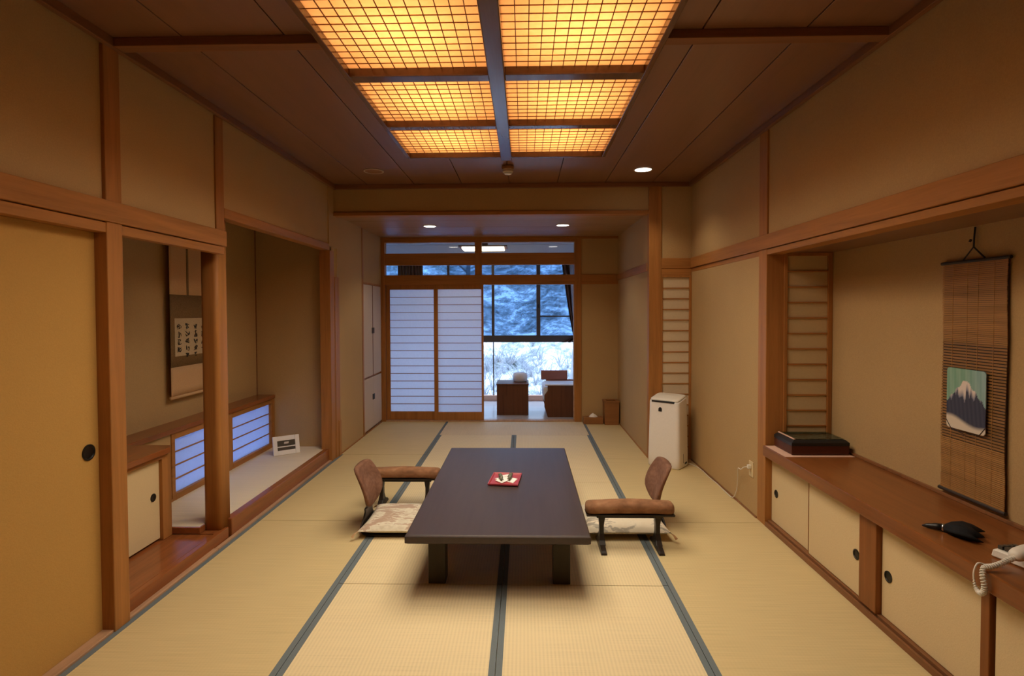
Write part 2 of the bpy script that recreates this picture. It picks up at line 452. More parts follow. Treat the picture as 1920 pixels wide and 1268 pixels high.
# ------------------------------------------------------------------ left wall
wl = MB()
wl.box(XL - .10, XL - .012, YN, 3.36, Z2, ZC)
wall('left', wl, 'khaki wall above the left sliding doors')
wall('left', MB().box(XL - .10, XL - .012, 3.36, 5.30, 2.09, ZC), 'khaki wall above the picture alcove opening')
wl = MB(); wl.box(XL - .10, XL, 5.50, 6.34, 0, ZC - .2); wl.box(XL - .10, XL, 6.34, YB, 1.80, ZC - .2); wl.box(XL - .10, XL, 5.28, 5.50, 2.09, ZC)
wall('left', wl, 'khaki wall between the picture alcove and the closet')
wall('left', MB().box(XL - .10, XL - .055, YN, 1.55, 0, Z1), 'pale wall beside the camera on the left', 'fusuma')
trim(MB().box(XL - .012, XL + .014, YN, 3.425, Z2 + .004, Z3), 'wood_y', 'long nageshi rail over the left doors', .004)
trim(MB().box(XL - .10, XL + .002, YN, 2.44, Z1, Z2).box(XL - .045, XL + .002, 2.44, 3.41, Z1, Z2), 'wood_y', 'grooved head rail over the left sliding door', .002)
trim(MB().box(XL - .09, XL + .006, 2.437, 2.535, 0, 2.66), 'wood_z', 'square post beside the left sliding door', .004)
trim(MB().box(XL - .09, XL - .001, YN, 3.30, -.045, .012), 'sill', 'pale sill along the left wall')
# fusuma
d1 = struct(MB().box(-1.957, -1.927, 1.55, 2.437, .012, Z1).build('door_1', 'fusuma', bevel=.002), 'yellow papered sliding door at the left', 'door')
MB().lathe([(.036, 0), (.036, .004), (.030, .005), (.027, .001), (.0, .0015)], (-1.927, 2.377, .842), 28, 'x').build('door_pull', 'pull', d1, smooth=False)

# round alcove post
def rsq(cx, cy, hx, hy, r, z, n=6):
    o_ = []
    for sx, sy_, a0 in ((1, 1, 0), (-1, 1, PI / 2), (-1, -1, PI), (1, -1, 3 * PI / 2)):
        for k in range(n + 1):
            a_ = a0 + PI / 2 * k / n; o_.append((cx + sx * (hx - r) + r * math.cos(a_), cy + sy_ * (hy - r) + r * math.sin(a_), z))
    return o_
ps = MB().loft([rsq(-1.979, 3.478, .054, .067, .026, z) for z in (0, .6, 1.3, 2.06)])
trim(ps, 'wood_z', 'rounded alcove post between the two alcoves', 0, True)
trim(MB().box(XL - .06, XL - .002, 3.338, 3.428, 1.966, 2.66), 'wood_z', 'upper part of the alcove post above the nageshi rail')

# tokowaki (side alcove) and tokonoma (picture alcove)
XBK = -2.66
wall('alcove_back', MB().box(XBK - .08, XBK, 2.20, 5.44, .62, 2.45), 'khaki back wall of the picture alcove')
wall('alcove_end', MB().box(XBK - .08, -1.90, 5.405, 5.47, 0, 2.45), 'khaki end wall of the picture alcove')
wall('alcove_near', MB().box(XBK - .08, XL - .09, 2.20, 2.437, 0, 2.45), 'near end wall of the side alcove')
struct(MB().box(XBK - .08, XL - .10, 2.20, 5.44, 2.30, 2.45).build('ceiling', 'ceil'), 'wood ceiling inside the picture alcove', 'ceiling')
trim(MB().box(XL - .085, XL - .002, 3.43, 5.30, 2.05, 2.112), 'wood_y', 'lintel over the picture alcove')
trim(MB().box(XBK, XBK + .008, 5.397, 5.405, .63, 2.30), 'beam', 'dark line drawn down the corner of the picture alcove', .001)  # corner line drawn as a thin dark strip
pb = MB(); pb.box(XL - .10, XL + .004, 5.285, 5.40, 0, 2.05); pb.box(XL - .06, XL + .010, 5.40, 5.525, 0, 1.80)
trim(pb, 'wood_z', 'square post at the far end of the picture alcove')
trim(MB().box(XL + .010, XL + .016, 5.47, 5.53, 0, .36), 'wood_z', 'low guard strip on the far alcove post', .001)
# floors
struct(MB().box(-2.56, -1.94, 2.44, 3.352, .0, .075).build('floor', 'board', bevel=.003), 'glossy red brown board floor of the side alcove', 'floor')
trim(MB().box(-1.94, -1.905, 2.535, 3.47, 0, .076), 'board', 'front edge board of the side alcove')
trim(MB().box(-2.56, -2.022, 3.352, 3.370, .077, .117).box(-2.034, -2.022, 3.370, 3.412, .077, .117), 'board', 'wooden edge of the raised alcove matting', .002)
trim(MB().box(-2.034, -1.938, 3.3605, 3.412, 0, .0765), 'board', 'corner of the side alcove floor in front of the post', .001)
tf = MB().box(-2.60, -2.034, 3.370, 3.55, .02, .115).box(-2.60, -1.955, 3.55, 5.405, .02, .115)
struct(tf.build('floor', 'tokomat', bevel=.002), 'pale matting on the raised floor of the picture alcove', 'floor')
trim(MB().box(-1.955, -1.900, 3.50, 5.30, 0, .120), 'board', 'raised front beam of the picture alcove', .006)
trim(MB().box(-1.900, XL - .001, 3.30, 5.285, -.045, .012), 'sill', 'thin sill in front of the picture alcove', .001)
# ledge
lg = MB()
lg.box(XBK, -2.475, 2.44, 5.40, .603, .635)
rg2 = [(-2.475, 2.44), (-2.165, 2.44), (-2.165, 3.30), (-2.20, 3.352), (-2.475, 3.352)]
lg.prism([(x, y, .603) for x, y in rg2], [(x, y, .635) for x, y in rg2])
trim(lg, 'board', 'L shaped wooden ledge along the back of the alcoves', .002)
wall('alcove_low', MB().box(-2.56, -2.505, 3.34, 3.815, 0, .603), 'khaki wall strip below the ledge')
trim(MB().box(-2.515, -2.492, 3.34, 3.82, .105, .135), 'wood_y', 'skirting below the ledge')

def low_window(nm, y0, y1, label):
    fr = MB(); t = .038; z0, z1 = .115, .603
    fr.box(-2.54, -2.492, y0, y0 + t, z0, z1); fr.box(-2.54, -2.492, y1 - t, y1, z0, z1)
    fr.box(-2.54, -2.492, y0 + t, y1 - t, z0, z0 + .045); fr.box(-2.54, -2.492, y0 + t, y1 - t, z1 - .05, z1)
    o = struct(fr.build(nm, 'wood_y', bevel=.002), label, 'window')
    MB().box(-2.520, -2.518, y0 + t, y1 - t, z0 + .045, z1 - .05).build('paper', 'lowpaper', o)
    g = MB(); H = (z1 - .05) - (z0 + .045)
    for k in (1, 2, 3): g.box(-2.518, -2.508, y0 + t, y1 - t, z0 + .045 + H * k / 4 - .004, z0 + .045 + H * k / 4 + .004)
    g.build('lattice', 'wood_y', o)
low_window('window_1', 3.815, 4.575, 'low paper window below the ledge, nearer one')
low_window('window_2', 4.590, 5.385, 'low paper window below the ledge, farther one')
trim(MB().box(-2.55, -2.488, 4.560, 4.605, .115, .603), 'wood_z', 'short post between the low windows')
trim(MB().box(-2.55, -2.484, 5.375, 5.405, .115, .603), 'wood_z', 'short post at the end of the low windows')
# unseen eave, added low down to shade the low windows
struct(MB().box(-4.0, -2.745, 2.2, 5.6, .66, .72).build('shading_eave', 'bark'), 'unseen eave added to shade the low alcove windows', 'shading_eave')
struct(MB().box(-2.74, -2.50, 2.2, 3.815, 0, .62).build('wall_outside', 'wall'), 'outer wall behind the alcove cupboard', 'wall')

cb_ = thing('low_cupboard', 'low cupboard with a cream sliding door under the alcove ledge', 'cupboard', (-2.35, 2.95, .076))
MB().box(-2.495, -2.235, 2.45, 3.345, .077, .602).build('body', 'wood_y', cb_, .002, world=True)
dd = MB().box(-2.232, -2.212, 2.50, 3.262, .090, .572).build('door', 'cream', cb_, .002, world=True)
MB().lathe([(.024, 0), (.024, .003), (.019, .004), (.0, .001)], (-2.212, 3.205, .355), 24, 'x').build('door_pull', 'pull', dd, world=True)
MB().box(-2.235, -2.192, 3.262, 3.345, .077, .602).build('post', 'wood_z', cb_, .002, world=True)
MB().box(-2.235, -2.190, 2.45, 3.262, .572, .602).build('rail', 'wood_y', cb_, .002, world=True)

# ------------------------------------------------------------------ built-in closet at the far left
cl = thing('built_in_closet', 'tall pale closet with four flush doors beside the shoji', 'closet', (XL - .2, 6.78, 0))
MB().box(XL - .42, XL - .021, 6.345, 7.195, .0, 1.795).build('body', 'wood_z', cl, world=True)
for (y0, y1, z0, z1, ky, kz) in ((6.385, 6.765, .67, 1.775, 6.745, 1.22), (6.79, 7.165, .67, 1.775, 6.81, 1.22),
                                 (6.385, 6.775, .03, .645, 6.750, .40), (6.78, 7.165, .03, .645, 6.805, .40)):
    d_ = MB().box(XL - .02, XL + .001, y0, y1, z0, z1).build('door', 'closet', cl, .002, world=True)
    MB().box(XL + .001, XL + .010, ky - .012, ky + .012, kz - .035, kz + .035).build('handle', 'pull', d_, .003, world=True)
ft = MB()
ft.box(XL - .02, XL + .006, 6.335, 6.383, 0, 2.42); ft.box(XL - .02, XL + .006, 7.167, 7.195, 0, 1.80); ft.box(XL - .02, XL + .006, 6.383, 7.167, 1.777, 1.80)
MB().box(XL - .02, XL + .003, 6.767, 6.788, .67, 1.775).build('centre_strip', 'beam_y', cl, world=True)
ft.build('frame', 'wood_z', cl, .002, world=True)
wall('closet_back', MB().box(XL - .50, XL - .43, 6.2, 7.3, 0, 1.85), 'wall behind the closet')
trim(MB().box(XL, XL + .008, 5.53, 7.19, 0, .012), 'wood_y', 'thin floor strip along the far left wall', .001)

# ------------------------------------------------------------------ back wall of the alcove
bw = MB(); bw.box(.745, 1.24, YB, YB + .09, 0, 2.45)
wall('back', bw, 'khaki wall right of the veranda opening')
wall('back', MB().box(-2.5, XL, YB, YB + .09, 0, 2.45), 'hidden wall left of the shoji')
trim(MB().box(XL, .70, YB - .01, YB + .09, 2.352, 2.44), 'wood_x', 'top beam over the transom')
trim(MB().box(XL, .66, YB, YB + .05, 2.058, 2.212), 'wood_x', 'wide board between the two transom slots', .002)
trim(MB().box(XL, 1.222, YB - .012, YB + .09, 1.80, 1.928), 'wood_x', 'nageshi rail over the shoji')
trim(MB().box(-.642, -.552, YB - .008, YB + .07, 1.928, 2.352), 'wood_z', 'short post in the transom')
trim(MB().box(.655, .747, YB - .014, YB + .09, 0, 2.42), 'wood_z', 'post right of the veranda opening')
trim(MB().box(.644, .655, YB + .0, YB + .06, .02, 1.80), 'sill', 'pale edge strip of the opening', .001)
trim(MB().box(XL, XL + .05, YB - .014, YB + .09, 0, 2.42), 'wood_z', 'post left of the shoji')
trim(MB().box(XL, 1.222, YB - .02, YB + .0, 2.39, 2.42), 'wood_x', 'ceiling moulding over the transom', .001)
trim(MB().box(XL + .05, .655, YB - .005, YB + .11, -.02, .016), 'sill', 'shoji track sill')
gl = struct(MB().box(XL + .05, .655, YB + .055, YB + .058, 1.928, 2.352).build('window_3', 'glass'), 'clear transom glass over the shoji', 'window')
def shoji(nm, x0, x1, y, px0, px1, label):
    fr = MB(); z0, z1 = .018, 1.80; a, b = .126, 1.742
    fr.box(x0, px0, y, y + .030, z0, z1); fr.box(px1, x1, y, y + .030, z0, z1)
    fr.box(px0, px1, y, y + .030, z0, a); fr.box(px0, px1, y, y + .030, b, z1)
    o = struct(fr.build(nm, 'wood_z', bevel=.002), label, 'door')
    MB().box(px0, px1, y + .020, y + .0215, a, b).build('paper', 'paper', o)
    g = MB(); n = 16
    for k in range(1, n): z = a + (b - a) * k / n; g.box(px0, px1, y + .010, y + .020, z - .0035, z + .0035)
    g.build('lattice', 'wood_x', o)
shoji('door_2', -1.822, -1.140, YB + .038, -1.775, -1.186, 'paper shoji door at the left end of the opening')
shoji('door_3', -1.186, -.533, YB + .003, -1.134, -.560, 'paper shoji door overlapping in front, by the open gap')

# ------------------------------------------------------------------ right side: alcove wall and column
wall('right', MB().box(1.22, 1.72, YA + .01, YB + .1, 0, 2.75), 'khaki wall at the right of the far alcove')
trim(MB().box(1.213, 1.335, YA - .012, YA + .06, 0, 2.66), 'wood_z', 'square post at the alcove corner on the right')
trim(MB().box(1.335, XR, YA - .010, YA + .012, Z2, Z3), 'wood_x', 'rail over the narrow lattice panel')
trim(MB().box(1.335, XR, YA - .006, YA + .012, Z1 - .02, Z2), 'wood_x', 'head rail over the narrow lattice panel')
trim(MB().box(1.207, 1.222, YA + .06, YB - .012, 1.845, 1.925), 'wood_y', 'rail on the right wall of the alcove')
trim(MB().box(1.212, 1.221, YA + .06, YB - .01, 0, .012), 'wood_y', 'floor strip on the right wall of the alcove', .001)
def lattice_panel(nm, x0, x1, y, z0, z1, n, pm, label, lf, rf, bt=.0045):
    fr = MB()
    fr.box(x0, x0 + lf, y - .012, y + .012, z0, z1); fr.box(x1 - rf, x1, y - .012, y + .012, z0, z1)
    fr.box(x0 + lf, x1 - rf, y - .012, y + .012, z1 - .022, z1); fr.box(x0 + lf, x1 - rf, y - .012, y + .012, z0, z0 + .03)
    o = struct(fr.build(nm, 'wood_z', bevel=.002), label, 'lattice panel')
    MB().box(x0 + lf, x1 - rf, y + .002, y + .004, z0 + .03, z1 - .022).build('paper', pm, o)
    g = MB(); a, b = z0 + .03, z1 - .022
    for k in range(1, n):
        z = b - .1035 * k
        if z > a: g.box(x0 + lf, x1 - rf, y - .007, y + .002, z - bt, z + bt)
    g.build('lattice', 'wood_x', o)
lattice_panel('window_4', 1.335, XR, YA - .002, 0, 1.80, 18, 'colpaper', 'narrow paper lattice panel behind the air purifier', .012, .024)
wall('right', MB().box(XR, XR + .10, 3.83, YA + .02, 0, Z2), 'khaki wall beside the air purifier')
wall('right', MB().box(XR + .008, XR + .10, YN, YA + .02, Z2, ZC), 'khaki wall above the right nageshi rail')
trim(MB().box(XR - .014, XR + .012, YN, YA - .01, Z2 + .004, Z3), 'wood_y', 'long nageshi rail on the right wall', .004)
trim(MB().box(XR - .002, XR + .10, YN, YA - .01, Z1 + .01, Z2), 'wood_y', 'grooved head rail on the right wall', .002)
trim(MB().box(XR - .004, XR + .115, 3.728, 3.852, 0, 2.66), 'wood_z', 'square post at the end of the counter')
trim(MB().box(XR - .008, XR + .001, 3.86, YA - .02, 0, .012), 'beam', 'dark floor strip along the right wall', .001)
# recess over the counter
wall('recess_back', MB().box(2.06, 2.14, YN, 3.78, 0, 1.95), 'khaki back wall behind the counter')
wall('recess_end', MB().box(XR + .10, 2.10, 3.745, 3.80, 0, 1.95), 'end wall behind the tall lattice panel')
struct(MB().box(XR + .09, 2.08, YN, 3.76, 1.842, 1.90).build('ceiling', 'ceil'), 'wood underside over the counter', 'ceiling')
lattice_panel('window_5', 1.738, 2.058, 3.732, .552, 1.842, 14, 'screenpaper', 'tall paper lattice panel at the end of the counter', .022, .030)

# counter and cabinets
tag(MB().box(1.604, 2.058, .2, 3.726, .480, .550).build('counter_top', 'counter', bevel=.005), 'long red brown wooden counter along the right wall', 'counter')
trim(MB().box(2.045, 2.060, .2, 3.726, .551, .566), 'beam', 'dark strip where the counter meets the wall', .001)
trim(MB().box(1.622, 1.634, .2, 3.727, 0, .030).box(1.634, 1.642, .2, 3.727, 0, .022).box(1.642, 1.70, .2, 3.727, 0, .040), 'beam_y', 'grooved floor rail below the counter cabinets', .002)
def cabinet(label, y0, y1, doors, post):
    t = thing('low_cabinet', label, 'cabinet', (1.85, (y0 + y1) / 2, .04))
    MB().box(1.690, 2.055, y0, y1, .041, .479).build('body', 'wood_y', t, world=True)
    for a, b, dx, hy in doors:
        d = MB().box(1.658 + dx, 1.678 + dx, a, b, .043, .477).build('door', 'cream', t, .002, world=True)
        if hy is not None:
            MB().lathe([(.026, 0), (.026, -.003), (.020, -.004), (.018, -.0005), (0, -.001)], (1.658 + dx, hy, .242), 24, 'x').build('door_pull', 'pull', d, world=True)
    if len(doors) > 1: MB().box(1.650, 1.672, 3.2112, 3.2158, .043, .477).build('edge_strip', 'boxwood', t, world=True)
    if post: MB().box(1.632 if label.find('lacq') > 0 else 1.648, 1.688, post[0], post[1], .041, .479).build('post', 'counter_z', t, .003, world=True)
cabinet('low cabinet below the lacquered box, with two cream sliding doors', 2.57, 3.726, [(3.212, 3.724, .008, 3.655), (2.702, 3.211, -.006, 2.752)], (2.570, 2.700))
cabinet('low cabinet below the black umbrella, with one wide cream door', 1.955, 2.568, [(2.012, 2.566, 0, 2.520)], (1.966, 2.004))
cabinet('low cabinet below the telephone, cut by the edge of the picture', .2, 1.953, [(1.2, 1.951, 0, None)], None)
# room behind the camera
wall('near', MB().box(XL - .1, 2.14, YN - .08, YN, -.1, ZC + .05), 'wall behind the camera', 'board')  # unseen wall, dark board chosen to soak up bounce light

# ------------------------------------------------------------------ ceiling light
L = thing('ceiling_light', 'long wooden lattice ceiling light glowing amber, in eight panes', 'ceiling light', (-.138, 3, ZC))
xs = [(-.884, -.178), (-.093, .606)]
ysp = [(1.33, 2.05), (2.115, 2.803), (2.880, 3.574), (3.634, 4.300)]
fr = MB()
fr.box(-.912, -.884, 1.27, 4.328, 2.652, ZC); fr.box(.606, .634, 1.27, 4.328, 2.652, ZC)
fr.box(-.884, .606, 4.300, 4.328, 2.652, ZC); fr.box(-.884, .606, 1.27, 1.33, 2.652, ZC)
fr.build('frame', 'lightwood', L, .003, world=True)
hb = MB(); hx0, hx1, hy0, hy1, hz1 = HOLE[0] + .001, HOLE[1] - .001, HOLE[2] + .001, HOLE[3] - .001, 2.98
hb.box(hx0, hx0 + .008, hy0, hy1, ZC + .001, hz1); hb.box(hx1 - .008, hx1, hy0, hy1, ZC + .001, hz1)
hb.box(hx0 + .008, hx1 - .008, hy0, hy0 + .008, ZC + .001, hz1); hb.box(hx0 + .008, hx1 - .008, hy1 - .008, hy1, ZC + .001, hz1)
hb.box(hx0, hx1, hy0, hy1, hz1, hz1 + .01)
hb.build('housing', 'hceil', L, world=True)
MB().box(-.178, -.093, 1.33, 4.36, 2.640, ZC).build('spine', 'lightwood', L, .006, world=True)
for y0, y1 in ((2.05, 2.115), (2.803, 2.880), (3.574, 3.634)):
    for x0, x1 in xs: MB().box(x0, x1, y0, y1, 2.650, ZC).build('crossbar', 'lightwood', L, .003, world=True)
for x0, x1 in xs:
    for y0, y1 in ysp:
        p = MB().box(x0, x1, y0, y1, 2.692, 2.694).build('paper_pane', 'lamp_paper', L, world=True)
        g = MB(); n = 12; m_ = 11
        for k in range(1, n): x = x0 + (x1 - x0) * k / n; g.box(x - .0020, x + .0020, y0, y1, 2.686, 2.690)
        for k in range(1, m_): y = y0 + (y1 - y0) * k / m_; g.box(x0, x1, y - .0015, y + .0015, 2.686, 2.690)
        g.build('lattice', 'lattice', p, world=True)
        area_light('ceiling_light_tube', ((x0 + x1) / 2, (y0 + y1) / 2, 2.92), .46, .50, TUBE_WATTS, (1, .93, .82))
        area_light('ceiling_light_lamp', ((x0 + x1) / 2, (y0 + y1) / 2, 2.660), (x1 - x0) * .96, (y1 - y0) * .96, PANE_WATTS * (.5 if y1 < 2.1 else 1.04), WARM, (0, 0, 0), PANE_SPREAD)

def downlight(x, y, z, r, label, lit=True, watts=DOWN_WATTS):
    t = thing('recessed_downlight', label, 'downlight', (x, y, z), 0, None)
    MB().lathe([(r * .86, -.001), (r, -.001), (r * 1.02, -.004), (r * .98, -.008), (r * .86, -.006)], (0, 0, 0), 36, cap=False).build('trim_ring', 'metal', t, smooth=True)
    MB().lathe([(r * .87, -.001), (r * .87, -.004), (0, -.0045)], (0, 0, 0), 36).build('lens' if lit else 'reflector', 'down' if lit else 'boxwood', t)
    if lit:
        l = bpy.data.lights.new('downlight_lamp', 'SPOT'); l.energy = watts; l.color = (1, .83, .60); l.spot_size = math.radians(120); l.spot_blend = .6; l.shadow_soft_size = .05
        o = bpy.data.objects.new('downlight_lamp', l); COL.objects.link(o); o.location = (x, y, z - .03)
downlight(1.050, 4.90, ZC, .083, 'lit round downlight in the main ceiling, right of the ceiling light')
downlight(-1.063, 6.23, 2.42, .078, 'lit round downlight in the alcove ceiling above the shoji')
downlight(.436, 6.22, 2.42, .078, 'lit round downlight in the alcove ceiling above the open gap')
downlight(-1.325, 4.87, ZC, .088, 'unlit brown round downlight in the ceiling, left of the ceiling light', False)
sd = thing('smoke_detector', 'small round smoke detector on the ceiling beyond the ceiling light', 'smoke detector', (-.135, 4.74, ZC))
MB().lathe([(.020, 0), (.050, -.001), (.054, -.012), (.050, -.030)], (0, 0, 0), 32).build('base', 'boxwood', sd, smooth=False)
MB().lathe([(.046, -.030), (.046, -.052), (.038, -.062)], (0, 0, 0), 32).build('housing', 'metal', sd)
MB().lathe([(.032, -.062), (.030, -.072), (.012, -.076), (0, -.076)], (0, 0, 0), 32).build('sensor_cap', 'white', sd, smooth=True)

# ------------------------------------------------------------------ low table
T = thing('low_table', 'long dark brown low table in the middle of the tatami', 'table', (-.137, 3.62, 0))
tx0, tx1, ty0, ty1 = -.604, .330, 2.725, 4.495
tt = MB()
def rr(i, z): return [(tx0 + i, ty0 + i, z), (tx1 - i, ty0 + i, z), (tx1 - i, ty1 - i, z), (tx0 + i, ty1 - i, z)]
tt.loft([rr(.012, .288), rr(.0, .296), rr(.0, .327), rr(.007, .335)])
tt.build('table_top', 'table', T, .0015, world=True)
for x0, y0 in ((-.517, 2.905), (.150, 2.905), (-.517, 4.225), (.150, 4.225)):
    MB().box(x0, x0 + .092, y0, y0 + .092, 0, .288).build('leg', 'tableleg', T, .004, world=True)
ap = MB()
ap.box(-.42, .145, 2.945, 2.965, .235, .288); ap.box(-.42, .145, 4.255, 4.275, .235, .288); ap.box(-.485, -.465, 3.0, 4.22, .235, .288); ap.box(.185, .205, 3.0, 4.22, .235, .288)
ap.build('apron', 'tableleg', T, .002, world=True)

# tray with sweets
tr = thing('sweets_tray', 'small square red tray on the middle of the low table', 'tray', (-.128, 3.625, .335), -.10)
a = .098; b = .128
tr.scale = (1, 1, 1)
MB().loft([[(-a + i, -b + i, z), (a - i, -b + i, z), (a - i, b - i, z), (-a + i, b - i, z)] for i, z in ((.012, .001), (0, .006), (0, .016), (.006, .016), (.012, .008))]).build('tray', 'red', tr, .001)
pm = MB()
def slip(pts_, z): pm.prism([(x, y, z) for x, y in pts_], [(x, y, z + .003) for x, y in pts_])
slip([(-.070, .000), (.062, -.082), (.080, .010), (-.010, .055)], .0085)
slip([(-.062, -.045), (-.010, -.100), (.030, -.030), (-.030, .020)], .0117)
slip([(-.050, .060), (.010, .105), (.035, .098), (-.005, .040)], .0085)
pm.build('folded_paper', 'tissue', tr)
def sweet(x, y, lab, rz):
    s = thing('wrapped_sweet', lab, 'sweet', (-.128 + x, 3.625 + y, .352), rz, 'wrapped sweets on the red tray')
    MB().tube([(0, -.045, .010), (0, -.038, .012), (0, -.028, .013), (0, .028, .013), (0, .038, .012), (0, .045, .010)], [.004, .009, .013, .013, .009, .004], 10).build('wrapper', 'mottled', s, smooth=True)
    for sg in (-1, 1):
        e = MB(); e.prism([(-.004, sg * .043, .008), (.004, sg * .043, .008), (.012, sg * .062, .008), (-.012, sg * .062, .008)], [(-.004, sg * .043, .012), (.004, sg * .043, .012), (.012, sg * .062, .012), (-.012, sg * .062, .012)])
        e.build('twisted_end', 'mottled', s)
sweet(-.030, -.005, 'left dark wrapped sweet on the red tray', .15)
sweet(.032, .008, 'right dark wrapped sweet on the red tray', -.12)

# ------------------------------------------------------------------ floor chairs
def zaisu(label, loc, rz):
    # local: faces +x; bend of the shell at x = 0
    t = thing('floor_chair', label, 'chair', loc, rz, 'legless floor chairs at the low table')
    path = [(.50, .012, .19), (.30, .010, .20), (.10, .010, .20), (.03, .014, .20), (-.005, .035, .17), (.002, .075, .115), (.008, .12, .085), (.012, .16, .112), (.014, .205, .168), (.004, .27, .176), (-.022, .34, .168), (-.055, .405, .148), (-.062, .422, .125)]
    dense = []
    for k in range(len(path) - 1):
        for s_ in range(4):
            u = s_ / 4; p, q = path[k], path[k + 1]
            dense.append(tuple(p[i] * (1 - u) + q[i] * u for i in range(3)))
    dense.append(path[-1]); n = len(dense) - 1
    def fn(u, v):
        p = dense[min(n, round(v * n))]; s_ = u * 2 - 1
        curve = .028 * s_ * s_ if p[1] > .15 else .0
        return (p[0] + curve, s_ * p[2], p[1])
    MB().grid(fn, 12, n).build('shell', 'dark', t, 0, True, solid=.012, sub=1)
    # leather pad on the front of the back rest
    sec = [(.020, .150, .075), (.022, .175, .130), (.022, .21, .188), (.010, .27, .196), (-.018, .34, .188), (-.050, .405, .166), (-.060, .430, .140)]
    pb_ = MB(); rings = []
    for (x, z, hw) in sec:
        r_ = []
        for k in range(20):
            a_ = 2 * PI * k / 20; cy_ = math.copysign(abs(math.cos(a_)) ** .5, math.cos(a_)); cx = math.copysign(abs(math.sin(a_)) ** .7, math.sin(a_))
            yy = hw * cy_
            r_.append((x + .008 + .028 * (yy / .19) ** 2 + (.020 * cx if cx > 0 else .024 * cx), yy, z + .0))
        rings.append(r_)
    pb_.loft(rings).build('back_pad', 'leather', t, 0, True, sub=1)
    return t
zaisu('brown leather floor chair at the left of the low table', (-1.072, 3.70, 0), 0)
zaisu('brown leather floor chair at the right of the low table', (.925, 3.78, 0), PI)

def zabuton(label, loc, rz, hx, hy, th, mat):
    t = thing('floor_cushion', label, 'cushion', loc, rz, 'floor cushions on the legless chairs')
    def surf(sg):
        def fn(u, v):
            x, y = u * 2 - 1, v * 2 - 1
            k = max(0, (1 - x ** 4) * (1 - y ** 4)) ** .42
            pin = 1 - .05 * (1 - abs(x)) * abs(y) ** 3 * 1.0
            px = 1 - .05 * (1 - y * y); py = 1 - .05 * (1 - x * x)
            return (hx * x * px, hy * y * py, th * .45 + sg * th * .5 * k * (1 if sg > 0 else .85))
        return fn
    m = MB(); m.grid(surf(1), 24, 24); m.grid(surf(-1), 24, 24)
    m.build('cover', mat, t, 0, True)
    for sx in (-1, 1):
        for sy_ in (-1, 1):
            ts = MB()
            for k in range(5):
                a_ = math.atan2(sy_, sx) + (k - 2) * .16
                ts.tube([(hx * sx * .99, hy * sy_ * .99, th * .45), (hx * sx + .02 * math.cos(a_), hy * sy_ + .02 * math.sin(a_), th * .3), (hx * sx + .038 * math.cos(a_), hy * sy_ + .038 * math.sin(a_), .004)], .0022, 5)
            ts.build('tassel', 'scroll_cream', t)
zabuton('beige floral floor cushion left of the low table', (-.800, 3.705, .022), 0, .270, .245, .070, 'zabuton')
zabuton('cream floral floor cushion right of the low table', (.655, 3.705, .022), PI, .270, .245, .070, 'zabuton2')

def kyosoku(label, loc, rz, L_):
    t = thing('armrest', label, 'armrest', loc, rz, 'padded armrest stands beside the floor chairs')
    h = L_ / 2
    rings = []
    for u in (-1, -.994, -.98, -.955, -.91, -.8, -.6, -.3, 0, .3, .6, .8, .91, .955, .98, .994, 1):
        x = u * h
        e = (max(.0, 1 - abs(u) ** 26) ** .5) * (1 - .05 * math.sin(u * 13) ** 2 * (abs(u) < .9))
        sag = .006 * math.cos(u * 2.2)
        r_ = []
        for j in range(20):
            a_ = 2 * PI * j / 20; c_ = math.copysign(abs(math.cos(a_)) ** .6, math.cos(a_)); s_ = math.copysign(abs(math.sin(a_)) ** .7, math.sin(a_))
            r_.append((x, .060 * e * c_ + (.0), .248 + sag + (.034 * e + .003) * s_))
        rings.append(r_)
    MB().loft(rings).build('arm_pad', 'leather_arm', t, 0, True)
    bd = MB(); bd.loft([[(-h + .006, -.05, .204), (h - .006, -.05, .204), (h - .006, .05, .204), (-h + .006, .05, .204)], [(-h + .002, -.056, .216), (h - .002, -.056, .216), (h - .002, .056, .216), (-h + .002, .056, .216)]])
    bd.box(-h + .07, h - .07, -.022, .022, .185, .204)
    bd.build('board', 'dark', t, .003)
    for sx in (-1, 1):
        x = sx * L_ * .315
        lg_ = MB()
        lg_.loft([[(x + i * wx, j * wy, z) for i, j in ((-1, -1), (1, -1), (1, 1), (-1, 1))] for wx, wy, z in ((.026, .036, .204), (.019, .028, .185), (.013, .024, .14), (.013, .026, .09), (.017, .040, .055), (.019, .07, .030))])
        lo = lg_.build('leg', 'dark', t, .003)
        ft_ = MB()
        ft_.loft([[(x - .019, y, 0), (x + .019, y, 0), (x + .015, y, z), (x - .015, y, z)] for y, z in ((-.128, .012), (-.115, .022), (-.05, .040), (.05, .040), (.115, .022), (.128, .012))])
        ft_.build('foot', 'dark', lo, .003)
kyosoku('tan leather armrest stand on the near side of the right floor chair', (.645, 3.385, 0), 0, .545)
kyosoku('tan leather armrest stand on the far side of the left floor chair', (-.900, 4.085, 0), PI, .545)

